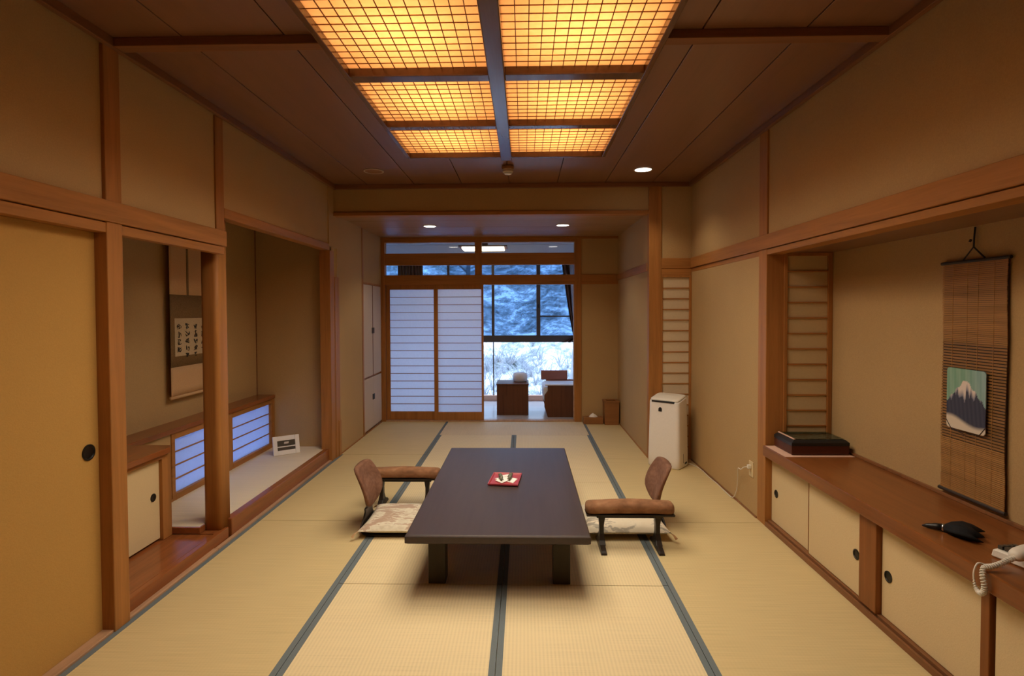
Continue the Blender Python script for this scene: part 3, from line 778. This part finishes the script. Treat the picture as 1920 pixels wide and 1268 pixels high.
# ------------------------------------------------------------------ air purifier
ap_ = thing('air_purifier', 'white air purifier standing by the narrow lattice panel', 'air purifier', (1.352, 5.192, 0), math.radians(-38))
def rrect(hx, hy, r, z, n=6):
    o_ = []
    for cx, cy_, a0 in ((hx - r, hy - r, 0), (-hx + r, hy - r, PI / 2), (-hx + r, -hy + r, PI), (hx - r, -hy + r, 3 * PI / 2)):
        for k in range(n + 1):
            a_ = a0 + PI / 2 * k / n; o_.append((cx + r * math.cos(a_), cy_ + r * math.sin(a_), z(cy_ + r * math.sin(a_)) if callable(z) else z))
    return o_
HX, HY = .155, .118
MB().loft([rrect(HX - .008, HY - .008, .03, 0), rrect(HX, HY, .034, .012), rrect(HX, HY, .034, .10), rrect(HX - .010, HY - .010, .034, lambda y: .600 + (y + .11) * .18), rrect(HX - .013, HY - .013, .034, lambda y: .612 + (y + .11) * .18)]).build('housing', 'white', ap_, 0, True)
MB().loft([rrect(HX - .014, HY - .016, .034, lambda y: .613 + (y + .11) * .18), rrect(HX - .016, HY - .018, .034, lambda y: .626 + (y + .11) * .18), rrect(HX - .030, HY - .030, .03, lambda y: .631 + (y + .11) * .18)]).build('top_panel', 'white2', ap_, 0, True)
MB().loft([[(-.115, -HY + .006, .604), (.105, -HY + .006, .604), (.105, -HY + .012, .604), (-.115, -HY + .012, .604)], [(-.115, -HY + .009, .618), (.105, -HY + .009, .618), (.105, -HY + .02, .618), (-.115, -HY + .02, .618)]]).build('air_slot', 'blackp', ap_)
lgm = MB(); lgm.prism([(-.046, -HY + .0040, .520), (-.014, -HY + .0040, .520), (-.014, -HY + .0040, .546), (-.022, -HY + .0045, .558), (-.036, -HY + .0045, .558), (-.046, -HY + .0045, .546)], [(-.046, -HY + .0125, .520), (-.014, -HY + .0125, .520), (-.014, -HY + .0125, .546), (-.022, -HY + .0125, .558), (-.036, -HY + .0125, .558), (-.046, -HY + .0125, .546)])
lgm.build('emblem', 'blackp', ap_)
MB().box(HX - .001, HX + .001, -.015, -.009, .045, .130).build('tank_grip', 'lcd', ap_)
MB().box(HX - .001, HX + .001, .02, .07, .028, .045).build('side_slot', 'blackp', ap_)

# outlet and cord
ol = thing('power_outlet', 'cream wall outlet low on the right wall by the corner post', 'outlet', (XR, 3.955, .322))
MB().box(-.006, 0, -.036, .036, -.055, .055).build('cover_plate', 'cream', ol, .002)
MB().box(-.0062, -.0058, -.010, .010, -.040, -.012).build('socket', 'cream', ol)
pts = [(XR - .030, 3.955, .338), (XR - .055, 3.965, .330), (XR - .06, 4.0, .305), (XR - .05, 4.07, .295), (XR - .035, 4.12, .26), (XR - .02, 4.16, .18), (XR - .014, 4.20, .08), (XR - .02, 4.26, .012), (XR - .022, 4.4, .006), (XR - .016, 4.6, .006), (XR - .024, 4.8, .006), (XR - .018, 5.0, .006), (XR - .05, 5.18, .006), (1.50, 5.27, .012)]
dn = []
for k in range(len(pts) - 1):
    p0, p1, p2, p3 = [Vector(pts[max(0, min(len(pts) - 1, k + d_))]) for d_ in (-1, 0, 1, 2)]
    for s_ in range(6):
        u = s_ / 6
        dn.append(.5 * ((2 * p1) + (p2 - p0) * u + (2 * p0 - 5 * p1 + 4 * p2 - p3) * u * u + (3 * p1 - p0 - 3 * p2 + p3) * u ** 3))
dn.append(Vector(pts[-1]))
pc = MB().tube(dn, .0032, 6).build('power_cord', 'white2', None, smooth=True)
pc.parent = ap_; pc.matrix_parent_inverse = (Matrix.Translation(ap_.location) @ Matrix.Rotation(ap_.rotation_euler[2], 4, 'Z')).inverted()
MB().box(XR - .031, XR - .0065, 3.943, 3.967, .324, .352).build('plug', 'white2', pc, .004)

# ------------------------------------------------------------------ things on the counter
tag(MB().box(1.610, 2.035, 3.418, 3.700, .5503, .5525).build('paper_mat', 'mat_pink'), 'pink beige paper mat under the lacquered box', 'mat')
bx = thing('lacquered_box', 'dark lacquered box with a glass top at the end of the counter', 'box', (1.845, 3.575, .5526))
MB().loft([[(-a_, -b_, z), (a_, -b_, z), (a_, b_, z), (-a_, b_, z)] for a_, b_, z in ((.172, .118, 0), (.178, .122, .006), (.178, .122, .058))]).build('body', 'lacq', bx, .003)
MB().loft([[(-a_, -b_, z), (a_, -b_, z), (a_, b_, z), (-a_, b_, z)] for a_, b_, z in ((.179, .123, .058), (.179, .123, .078), (.160, .108, .094))]).build('lid', 'blackp', bx, .002)
ld = MB().box(-.150, .150, -.100, .100, .0945, .0965).build('reflection_panel', 'mottled', bx)  # pale green mottling stands for reflections in the glass top
MB().box(-.156, .156, -.104, .104, .0968, .0995).build('glass_top', 'boxglass', bx)
MB().box(-.160, -.150, -.108, .108, .0945, .1005).build('glass_edge_highlight', 'mat_pink', bx, .001)  # highlight on the glass edge, built as a pale strip
MB().lathe([(.012, 0), (.013, .012), (.009, .018), (0, .018)], (.1788, .02, .045), 16, 'x').build('knob', 'blackp', bx)

um = thing('folded_umbrella', 'black folded umbrella with a silver clasp lying on the counter', 'umbrella', (1.742, 2.255, .5505), math.radians(-42))
um.scale = (.80, .80, .80)
# axis along +x (from grip to canopy tips)
MB().tube([(-.130, .0, .008), (-.11, .0, .012), (-.07, 0, .018), (-.045, 0, .02)], [.003, .011, .017, .018], 12).build('grip', 'blackp', um, smooth=True)
MB().lathe([(.019, -.005), (.0205, 0), (.019, .005)], (-.042, 0, .020), 20, 'x').build('clasp', 'silver', um, smooth=True)
cn = MB(); rg = []
for x, wy, hz in ((-.038, .022, .020), (-.012, .060, .028), (.03, .086, .034), (.07, .088, .030), (.10, .076, .018)):
    r_ = []
    for k in range(24):
        a_ = 2 * PI * k / 24; f_ = 1 + .10 * math.cos(6 * a_)
        jag = (.020 * math.cos(6 * a_) if x > .09 else 0)
        r_.append((x + jag, wy * f_ * math.cos(a_), max(.0, hz * .9 + hz * .9 * f_ * math.sin(a_))))
    rg.append(r_)
cn.loft(rg).build('canopy', 'black_cloth', um, 0, True)

ph = thing('telephone', 'ivory telephone at the right edge of the picture on the counter', 'telephone', (1.782, 2.005, .5502), math.radians(106))
MB().loft([[(-.072 - e, -.115 - e, z), (.060 + e, -.115 - e, z), (.060 + e, .048 + e, z), (-.072 - e, .048 + e, z)] for e, z in ((-.003, 0), (0, .006), (-.003, .026), (-.009, .032))]).build('base', 'white2', ph, .004)
kb = MB()
for i in range(4):
    for j in range(3): kb.box(-.012 + j * .022, .004 + j * .022, -.055 + i * .024, -.039 + i * .024, .033, .040 + i * .002)
kb.build('keys', 'lcd', ph, .001)
hs = MB(); rg = []
for y, w_, h_, z in ((-.105, .010, .008, .054), (-.098, .024, .020, .054), (-.07, .027, .022, .058), (-.045, .024, .014, .068), (0, .021, .012, .072), (.045, .024, .014, .068), (.07, .027, .022, .058), (.098, .024, .020, .054), (.105, .010, .008, .054)):
    rg.append([(-.048 + w_ * math.copysign(abs(math.cos(a_)) ** .7, math.cos(a_)), y, z + h_ * math.sin(a_)) for a_ in [2 * PI * k / 16 for k in range(16)]])
hs.loft(rg).build('handset', 'white2', ph, 0, True, sub=1)
# curly cord in room coordinates
ctrl = [Vector(p) for p in ((1.700, 1.930, .598), (1.672, 1.926, .590), (1.645, 1.925, .578), (1.620, 1.928, .568), (1.597, 1.930, .562), (1.586, 1.922, .538), (1.586, 1.914, .505), (1.586, 1.918, .482), (1.586, 1.932, .472), (1.586, 1.950, .482), (1.586, 1.959, .510), (1.586, 1.958, .540), (1.598, 1.957, .566), (1.625, 1.958, .561), (1.655, 1.962, .561), (1.700, 1.968, .564))]
def catmull(P, n):
    out = []
    for k in range(len(P) - 1):
        p0, p1, p2, p3 = P[max(k - 1, 0)], P[k], P[k + 1], P[min(k + 2, len(P) - 1)]
        for s_ in range(n):
            u = s_ / n
            out.append(.5 * ((2 * p1) + (p2 - p0) * u + (2 * p0 - 5 * p1 + 4 * p2 - p3) * u * u + (3 * p1 - p0 - 3 * p2 + p3) * u ** 3))
    out.append(P[-1]); return out
cp_ = catmull(ctrl, 40); cpp = []
for i, p in enumerate(cp_):
    u = i / (len(cp_) - 1)
    amp = .0070 * (1 if u < .55 else max(0, 1 - (u - .55) * 8))
    d_ = (cp_[min(i + 1, len(cp_) - 1)] - cp_[max(i - 1, 0)]).normalized(); q1 = d_.orthogonal().normalized(); q2 = d_.cross(q1)
    ph_ = i * 2 * PI / 11
    cpp.append(p + (q1 * math.cos(ph_) + q2 * math.sin(ph_)) * amp)
cm = MB().tube(cpp, .0030, 5).build('curly_cord', 'white2', None, smooth=True)
cm.parent = ph; cm.matrix_parent_inverse = (Matrix.Translation(ph.location) @ Matrix.Rotation(math.radians(106), 4, 'Z')).inverted()

# ------------------------------------------------------------------ bamboo hanging with picture
bl = thing('bamboo_hanging', 'brown bamboo slat hanging scroll on the wall above the counter', 'wall hanging', (2.045, 2.556, 1.69))
y0, y1 = -.181, .178
zt_, zb_ = 0.0, -1.108
a1, a2 = -.385, -.84
up = MB(); mid = MB(); low = MB()
z = zt_ - .012
k = 0
while z > zb_ + .012:
    tgt = up if z > a1 else (mid if z > a2 else low)
    p = .0085 if tgt is not mid else .0135
    hgt = .0070 if tgt is not mid else .0092
    j = random.uniform(-.001, .001)
    wob = .003 * math.sin(k * .11)
    tgt.box(-.002 + j, .001 + j, y0 + wob, y1 + wob, z - hgt, z)
    z -= p; k += 1
up.build('upper_slats', 'bamboo', bl); mid.build('middle_slats', 'bamboo2', bl); low.build('lower_slats', 'bamboo', bl)
MB().box(.002, .004, y0 + .002, y1 - .002, zb_ + .01, zt_ - .01).build('backing', 'dkwood', bl)
th_ = MB()
for yy in (-.115, -.03, .03, .115): th_.box(-.0035, -.0022, yy - .0010, yy + .0010, zb_ + .01, zt_)
th_.build('threads', 'bamboo', bl)
MB().tube([(0, y0 - .012, -.008), (0, y1 + .012, -.008)], .008, 10).build('top_rod', 'dkwood', bl)
MB().tube([(0, y0 - .008, zb_ + .006), (0, y1 + .008, zb_ + .006)], .009, 10).build('bottom_rod', 'dkwood', bl)
cd = MB(); cd.tube([(0, -.06, 0), (-.002, 0, .055), (0, .06, 0)], .0035, 6); cd.tube([(-.002, 0, .05), (0, .0, .10), (.004, 0, .145)], .004, 6); cd.tube([(-.004, .012, .09), (-.006, .018, .08)], .006, 6)
cd.build('hanging_cord', 'cord', bl, smooth=True)

def painting():
    t = thing('mountain_picture', 'square picture of a snowy mountain tied on the bamboo hanging', 'picture', (2.035, 2.572, 1.0425))
    HW, HH = .1115, .1425
    nx, ny = 48, 60
    vs = []; cols = []
    me = bpy.data.meshes.new('painted_card')
    rnd = random.Random(4)
    jag = [rnd.uniform(-.07, .07) for _ in range(30)]
    def colr(u, v):      # u: 0 left..1 right in view, v: 0 bottom..1 top
        peak = .80
        top = peak - max(0, abs(u - .5) - .05) * .80 - .02 * math.sin(u * 40) * (abs(u - .5) > .06)
        fog = .20 + .05 * math.sin(u * 5 + 1) - .05 * u
        snow = .50 + jag[int(u * 29)] * 1.0 + .10 * abs(math.sin(u * 26))
        if v > top:
            s_ = math.sin(u * 30 + v * 5) * .03 + math.sin(u * 77) * .02
            g = min(1, max(0, (u - .45) * 1.6))
            return (.24 + .06 * g + s_, .43 + .02 * g + s_, .33 + .16 * g + s_)
        if v < fog:
            k_ = min(1, (fog - v) / .06)
            return (.10 + .60 * k_, .10 + .52 * k_, .13 + .38 * k_)
        if v > snow:
            k_ = min(1, (v - snow) / .12)
            return (.16 + .58 * k_, .18 + .48 * k_, .27 + .34 * k_)
        s_ = .02 * math.sin(u * 60 + v * 9)
        return (.060 + s_ * .5, .066 + s_ * .5, .105 + s_ * .6)
    for j in range(ny + 1):
        for i in range(nx + 1):
            u, v = i / nx, j / ny
            yy = HW * (1 - 2 * u)     # left in view is +y
            zz = HH * (2 * v - 1)
            # rounded corners
            r_ = .016; ax, az = abs(yy), abs(zz)
            if ax > HW - r_ and az > HH - r_:
                dx, dz = ax - (HW - r_), az - (HH - r_); d_ = math.hypot(dx, dz); m_ = max(dx, dz)
                if d_ > 0:
                    k_ = m_ / d_; dx, dz = dx * k_, dz * k_
                yy = math.copysign(HW - r_ + dx, yy); zz = math.copysign(HH - r_ + dz, zz)
            vs.append((-.003, yy, zz)); cols.append((*colr(u, v), 1))
    fs = [(j * (nx + 1) + i, j * (nx + 1) + i + 1, (j + 1) * (nx + 1) + i + 1, (j + 1) * (nx + 1) + i) for j in range(ny) for i in range(nx)]
    me.from_pydata(vs, [], fs); me.update()
    at = me.color_attributes.new('paint', 'FLOAT_COLOR', 'POINT')
    for i, c in enumerate(cols): at.data[i].color = c
    m, nt, b = nmat('painted_mountain')
    ca = N(nt, 'ShaderNodeVertexColor'); ca.layer_name = 'paint'
    nt.links.new(ca.outputs[0], b.inputs['Base Color']); b.inputs['Roughness'].default_value = .8; b.inputs['Specular IOR Level'].default_value = .2
    me.materials.append(m)
    o = bpy.data.objects.new('painted_card', me); COL.objects.link(o); o.parent = t
    mo = o.modifiers.new('thickness', 'SOLIDIFY'); mo.thickness = .004; mo.offset = 0
    c = MB()
    for sg in (-1, 1): c.tube([(-.0062, sg * HW, -HH + .035), (-.0062, sg * (HW - .028), -HH)], .0016, 5)
    c.tube([(-.004, HW - .028, -HH), (-.004, .0, -HH - .018), (-.004, -HW + .028, -HH)], .0016, 5)
    c.build('corner_cords', 'cord', t)
painting()

# ------------------------------------------------------------------ calligraphy scroll in the alcove
sc_ = thing('calligraphy_scroll', 'hanging calligraphy scroll on the back wall of the picture alcove', 'wall hanging', (XBK + .042, 4.335, 1.40))
hy = .335
def panel(nm, z0, z1, ya, yb, x, mat, th=.0016):
    # slightly curling sheet
    return MB().grid(lambda u, v: (x + .010 * (abs(2 * u - 1) ** 6), ya + (yb - ya) * u, z0 + (z1 - z0) * v), 16, 4).build(nm, mat, sc_, 0, True, solid=th)
panel('top_silk', .19, .70, -hy, hy, .0, 'scroll_cream')
panel('brocade', -.355, .19, -hy, hy, .0005, 'scroll_brown')
panel('bottom_silk', -.575, -.355, -hy, hy, .0, 'scroll_cream')
wp = MB().box(.0045, .0060, -.275, .275, -.275, .012).build('written_paper', 'scroll_paper', sc_)
rnd = random.Random(11)
for ci, (yy, n_, zt0) in enumerate(((-.225, 4, -.01), (-.125, 5, -.008), (-.02, 5, -.012), (.085, 4, -.02), (.19, 5, -.012))):
    zc_ = zt0 - .02; ik = MB()
    for k in range(n_):
        hh = .042 + rnd.uniform(-.006, .008)
        for s_ in range(4):
            pts_ = [Vector((.0072, yy + rnd.uniform(-.026, .026), zc_ - rnd.uniform(0, hh))) for _ in range(3)]
            cpt = catmull(pts_, 5); wv = rnd.uniform(.0022, .0046)
            ik.tube(cpt, [wv * (.35 + .65 * math.sin(PI * (i + .6) / (len(cpt) + .2))) for i in range(len(cpt))], 5)
        zc_ -= hh + .012
    ik.build('writing_column', 'ink', wp)
for yy in (-.105, .105): MB().box(.0025, .0045, yy - .012, yy + .012, .19, .70).build('silk_band', 'scroll_brown', sc_)
MB().tube([(.004, -hy - .004, -.582), (.004, hy + .004, -.582)], .012, 14).build('bottom_rod', 'scroll_cream', sc_, smooth=True)
MB().tube([(.004, -hy - .01, .705), (.004, hy + .01, .705)], .008, 10).build('top_rod', 'dkwood', sc_, smooth=True)
cc = MB(); cc.tube([(.004, -.12, .71), (-.008, 0, .80), (.004, .12, .71)], .003, 6); cc.build('hanging_cord', 'cord', sc_)

# ------------------------------------------------------------------ display on the alcove matting
dk = thing('desk_clock', 'white framed desk clock with two grey displays on the alcove matting', 'clock', (-2.235, 5.10, .1155), math.radians(37))
tilt = Matrix.Rotation(math.radians(-14), 3, 'X')
def tb(m, *b): return m.box(*b, rot=tilt, c=(0, 0, 0))
hx_, hh_ = .118, .175
f_ = MB(); tb(f_, -hx_, -hx_ + .038, -.014, .008, 0, hh_); tb(f_, hx_ - .038, hx_, -.014, .008, 0, hh_); tb(f_, -hx_ + .038, hx_ - .038, -.010, .008, .132, hh_); tb(f_, -hx_ + .038, hx_ - .038, -.010, .008, .0, .042); tb(f_, -hx_ + .038, hx_ - .038, -.010, .008, .070, .080)
f_.build('frame', 'white', dk, .003)
for z0_, z1_ in ((.080, .132), (.042, .070)):
    tb(MB(), -hx_ + .038, hx_ - .038, -.006, .006, z0_, z1_).build('display', 'lcd', dk)
MB().prism([(-.02, .01, .12), (.02, .01, .12), (.02, .085, 0), (-.02, .085, 0)], [(-.02, .006, .12), (.02, .006, .12), (.02, .078, 0), (-.02, .078, 0)]).build('stand', 'white', dk)

# ------------------------------------------------------------------ boxes by the back wall
wb = thing('waste_bin', 'square wooden waste bin in the far right corner of the tatami', 'bin', (1.112, 7.085, 0))
o_, i_ = .094, .082
bb = MB()
bb.loft([[(-a_, -a_, z), (a_, -a_, z), (a_, a_, z), (-a_, a_, z)] for a_, z in ((o_ - .006, 0), (o_, .30), (i_, .30), (i_ - .006, .015))], cap=True)
bb.build('body', 'boxwood', wb, .002)
MB().loft([[(-a_, -a_, z), (a_, -a_, z), (a_, a_, z), (-a_, a_, z)] for a_, z in ((o_ + .003, .286), (o_ + .003, .303), (i_ - .02, .303), (i_ - .02, .286), (o_ + .003, .286))], cap=False).build('rim', 'boxwood', wb, .001)
tbx = thing('tissue_box', 'low wooden tissue box with a white tissue beside the waste bin', 'tissue box', (.885, 7.10, 0))
MB().box(-.125, .125, -.065, .065, 0, .085).build('case', 'boxwood', tbx, .004)
def tis(u, v):
    a_ = u * 2 * PI; r_ = .055 * (1 - v)
    return ((r_ + .006 * math.cos(5 * a_)) * math.cos(a_), .5 * (r_ + .006 * math.sin(4 * a_)) * math.sin(a_), .084 + .045 * v ** .7 + .006 * math.sin(3 * a_) * v)
MB().grid(tis, 24, 6).build('tissue', 'tissue', tbx, 0, True)

# ------------------------------------------------------------------ veranda room
HY0, HY1 = YB + .09, 8.90
struct(MB().box(-2.7, 1.6, YB + .02, HY1 + .08, -.08, -.005).build('floor', 'hfloor'), 'pale floor of the veranda room', 'floor')
struct(MB().box(-2.7, 1.6, YB + .05, HY1 + .08, 2.52, 2.58).build('ceiling', 'hceil'), 'white ceiling of the veranda room', 'ceiling')
wall('veranda_left', MB().box(-2.78, -2.7, YB + .02, HY1 + .08, -.08, 2.55), 'left end wall of the veranda room', 'hceil')
wall('veranda_right', MB().box(1.6, 1.68, YB + .02, HY1 + .08, -.08, 2.55), 'right end wall of the veranda room', 'hceil')
wall('veranda_head', MB().box(-2.7, 1.6, HY1, HY1 + .08, 2.28, 2.55), 'wall over the veranda window', 'hceil')
wall('veranda_inner', MB().box(-2.7, XL - .02, YB + .09, YB + .12, -.05, 2.52), 'inner wall of the veranda room', 'hceil')
wall('veranda_inner', MB().box(.70, 1.6, YB + .09, YB + .12, -.05, 2.52), 'inner wall of the veranda room by the armchair', 'hceil')
wall('veranda_inner', MB().box(-2.7, 1.6, YB + .09, YB + .12, 2.36, 2.52), 'inner wall of the veranda room above the transom', 'hceil')
struct(MB().box(-2.7, 1.6, HY1 - .02, HY1 + .06, -.01, .085).build('baseboard_back', 'mat_pink', bevel=.003), 'pinkish sill under the veranda window', 'baseboard')
wf = MB()
ZT0, ZT1 = .948, 1.056
wf.box(-2.7, 1.6, HY1 - .02, HY1 + .05, ZT0, ZT1)
wf.box(-2.7, 1.6, HY1 - .02, HY1 + .05, 2.24, 2.30)
for x0, x1 in ((-2.45, -2.40), (-1.245, -1.205), (-.525, -.480), (.198, .262), (.95, 1.0)):
    wf.box(x0, x1, HY1 - .012, HY1 + .03, ZT1, 2.24)
for x0, x1 in ((-.507, -.490), (-1.75, -1.733), (.90, .917)):
    wf.box(x0, x1, HY1 + .0, HY1 + .03, .085, ZT0)
wf.box(.262, .95, HY1 - .005, HY1 + .02, 1.352, 1.376)
wi = struct(wf.build('window_6', 'alu', bevel=.002), 'wide dark framed window at the back of the veranda', 'window')
MB().box(-2.7, 1.6, HY1 + .008, HY1 + .011, .085, ZT0).build('lower_glass', 'glass', wi)
MB().box(-2.7, 1.6, HY1 + .008, HY1 + .011, ZT1, 2.24).build('upper_glass', 'tintglass', wi)
MB().box(-1.205, 1.6, HY1 + .040, HY1 + .041, ZT1, 2.24).build('insect_screen', 'screen', wi)
MB().box(.218, .240, HY1 - .030, HY1 - .012, 1.50, 1.56).build('latch', 'blackp', wi, .003)

hl = thing('pendant_lamp', 'small square lit lamp under the white veranda ceiling', 'lamp', (-.585, 8.0, 2.52))
MB().box(-.345, .345, -.20, .20, -.15, -.135).build('shade_frame', 'chairwood', hl, .002)
MB().box(-.30, .30, -.17, .17, -.180, -.15).build('lit_shade', 'glow', hl, .006)
MB().box(-.06, .06, -.06, .06, -.135, -.001).build('mount', 'chairwood', hl)

cr = tag(MB().box(-2.69, 1.59, HY1 - .18, HY1 - .001, 2.221, 2.245).build('curtain_rail', 'alu', bevel=.002), 'dark curtain rail along the top of the veranda window', 'curtain rail')
def curtain(name, label, x0, x1, y, z0, z1, mat, folds, amp, waist=None):
    def fn(u, v):
        z = z0 + (z1 - z0) * v
        k = 1
        if waist is not None:
            zt, xw0, xw1 = waist
            t = min(1, abs(z - zt) / (z1 - zt)) if z > zt else min(1, abs(z - zt) / max(.01, zt - z0))
            t = t ** .8
            a = xw0 + (x0 - xw0) * t; b = xw1 + (x1 - xw1) * t
        else: a, b = x0, x1
        return (a + (b - a) * u, y + amp * math.sin(u * folds * 2 * PI) , z)
    return tag(MB().grid(fn, folds * 8, 14).build(name, mat, None, 0, True, solid=.003), label, 'curtain')
curtain('curtain', 'dark brown curtain gathered at the right of the veranda window', .60, 1.10, HY1 - .10, .95, 2.2205, 'curtain', 7, .022, (1.0, .80, 1.0))
curtain('curtain', 'dark brown curtain at the left end of the veranda window', -2.02, -1.62, HY1 - .10, .10, 2.2205, 'curtain', 8, .022)
curtain('lace_curtain', 'white lace curtain beside the veranda armchair', .72, 1.15, HY1 - .15, .30, 2.2205, 'lace', 8, .018, (1.10, .80, 1.1))

tb_ = thing('veranda_table', 'low dark wooden table in the veranda beyond the open shoji', 'table', (-.165, 7.90, -.005))
MB().box(-.222, .222, -.22, -.20, 0, .42).build('end_panel', 'chairwood', tb_, .004)
MB().box(-.222, .222, .20, .22, 0, .42).build('end_panel', 'chairwood', tb_, .004)
MB().box(-.228, .228, -.228, .228, .42, .440).build('table_top', 'chairwood', tb_, .004)
MB().box(-.18, .18, -.20, .20, .12, .14).build('shelf', 'chairwood', tb_)
pt = thing('tea_canister', 'pale rounded canister on the veranda table', 'canister', (-.06, 7.95, .4355))
MB().lathe([(.085, 0), (.10, .01), (.105, .08), (.095, .115), (.06, .130), (0, .132)], (0, 0, 0), 28).build('canister', 'chaircloth', pt, smooth=True)
ac = thing('veranda_armchair', 'wooden armchair with white covers in the veranda by the post', 'armchair', (.62, 7.90, -.005))
for yy in (-.37, .30):
    pn = MB(); pn.loft([[(-.30, yy, .0), (.38, yy, .0), (.38, yy + .04, .0), (-.30, yy + .04, .0)], [(-.345, yy, .14), (.38, yy, .14), (.38, yy + .04, .14), (-.345, yy + .04, .14)], [(-.345, yy, .30), (.38, yy, .30), (.38, yy + .04, .30), (-.345, yy + .04, .30)], [(-.30, yy, .36), (.38, yy, .36), (.38, yy + .04, .36), (-.30, yy + .04, .36)], [(-.30, yy, .435), (.38, yy, .435), (.38, yy + .04, .435), (-.30, yy + .04, .435)]])
    pn.build('arm_panel', 'chairwood' if yy < 0 else 'chairwood2', ac, .005)
MB().box(-.36, .34, -.325, .295, .20, .42).build('seat_cushion', 'chaircloth', ac, .04)
MB().box(.20, .38, -.325, .295, .42, .78).build('back_cushion', 'chaircloth', ac, .04)
MB().box(-.34, .36, -.385, -.33, .436, .452).build('arm_cover', 'chaircloth', ac, .006)
MB().box(-.37, .02, .29, .345, .436, .57).build('arm_rest_panel', 'chairwood2', ac, .004)

# ------------------------------------------------------------------ outside
def hz(x, y):
    base = -.9 + max(0, y - 10.5) * .50 + .25 * math.sin(x * .5 + y * .35) + .12 * math.sin(x * 1.7 - y * .9)
    return base + .05 * math.sin(x * 5.1 + y * 3.3)
struct(MB().grid(lambda u, v: (-16 + 30 * u, 9.1 + 32 * v, hz(-16 + 30 * u, 9.1 + 32 * v)), 120, 120).build('hill', 'snow', smooth=True), 'snow covered slope outside the veranda window', 'hillside')
struct(MB().box(-16, -2.8, -4, 9.1, -.6, -.5).build('ground_outside', 'snowflat'), 'snowy ground outside the left wall', 'ground')
def tree(x, y, h_, seed, lab='bare snowy tree on the slope outside the veranda window'):
    r = random.Random(seed); m = MB(); z0_ = hz(x, y) - .1
    def br(p, d, ln, rad, dep):
        pts_ = [p]; q = p.copy(); dd_ = d.copy()
        for k in range(4):
            dd_ = (dd_ + Vector((r.uniform(-.25, .25), r.uniform(-.25, .25), r.uniform(-.05, .2))) * (.35 if dep == 0 else .8)).normalized()
            q = q + dd_ * ln / 4; pts_.append(q.copy())
        m.tube(pts_, [rad * (1 - .17 * k) for k in range(5)], 5 if dep else 7)
        if dep < 3:
            for k in range(5 if dep == 0 else 4):
                i_ = r.randint(1, 4); a_ = r.uniform(0, 2 * PI)
                nd = (dd_ * .6 + Vector((math.cos(a_), math.sin(a_), r.uniform(-.1, .6)))).normalized()
                br(pts_[i_], nd, ln * r.uniform(.45, .65), rad * .45, dep + 1)
    br(Vector((x, y, z0_)), Vector((0, 0, 1)), h_, h_ * .022, 0)
    tag(m.build('bare_tree', 'bark'), lab, 'tree', 'bare trees on the snowy slope')
rt = random.Random(3)
for i, (x, y) in enumerate(((-4.6, 16.4), (-1.6, 16.0), (1.4, 16.6), (-6.8, 21.0), (-3.2, 20.6), (.3, 21.0), (3.4, 20.8), (-7.8, 27.5), (-1.4, 25.0), (2.6, 25.5))):
    tree(x, y, rt.uniform(3.0, 4.0), 40 + i)
sh = MB(); rs_ = random.Random(5)
for i in range(260):
    y = rs_.uniform(10.3, 13.4); x = rs_.uniform(-.38, .16) * y
    b_ = Vector((x, y, hz(x, y) - .03))
    for k in range(7):
        a_ = rs_.uniform(0, 2 * PI); t_ = rs_.uniform(.2, .75)
        d_ = Vector((math.cos(a_) * rs_.uniform(.2, .8), math.sin(a_) * rs_.uniform(.2, .8), 1)).normalized()
        m1_ = b_ + d_ * t_ * .5; m2_ = b_ + d_ * t_ + Vector((rs_.uniform(-.1, .1), 0, rs_.uniform(-.15, .0)))
        sh.tube([b_, m1_, m2_], [.010, .007, .003], 4)
tag(sh.build('undergrowth', 'twig'), 'dead brush poking through the snow on the slope', 'undergrowth', kind='stuff')
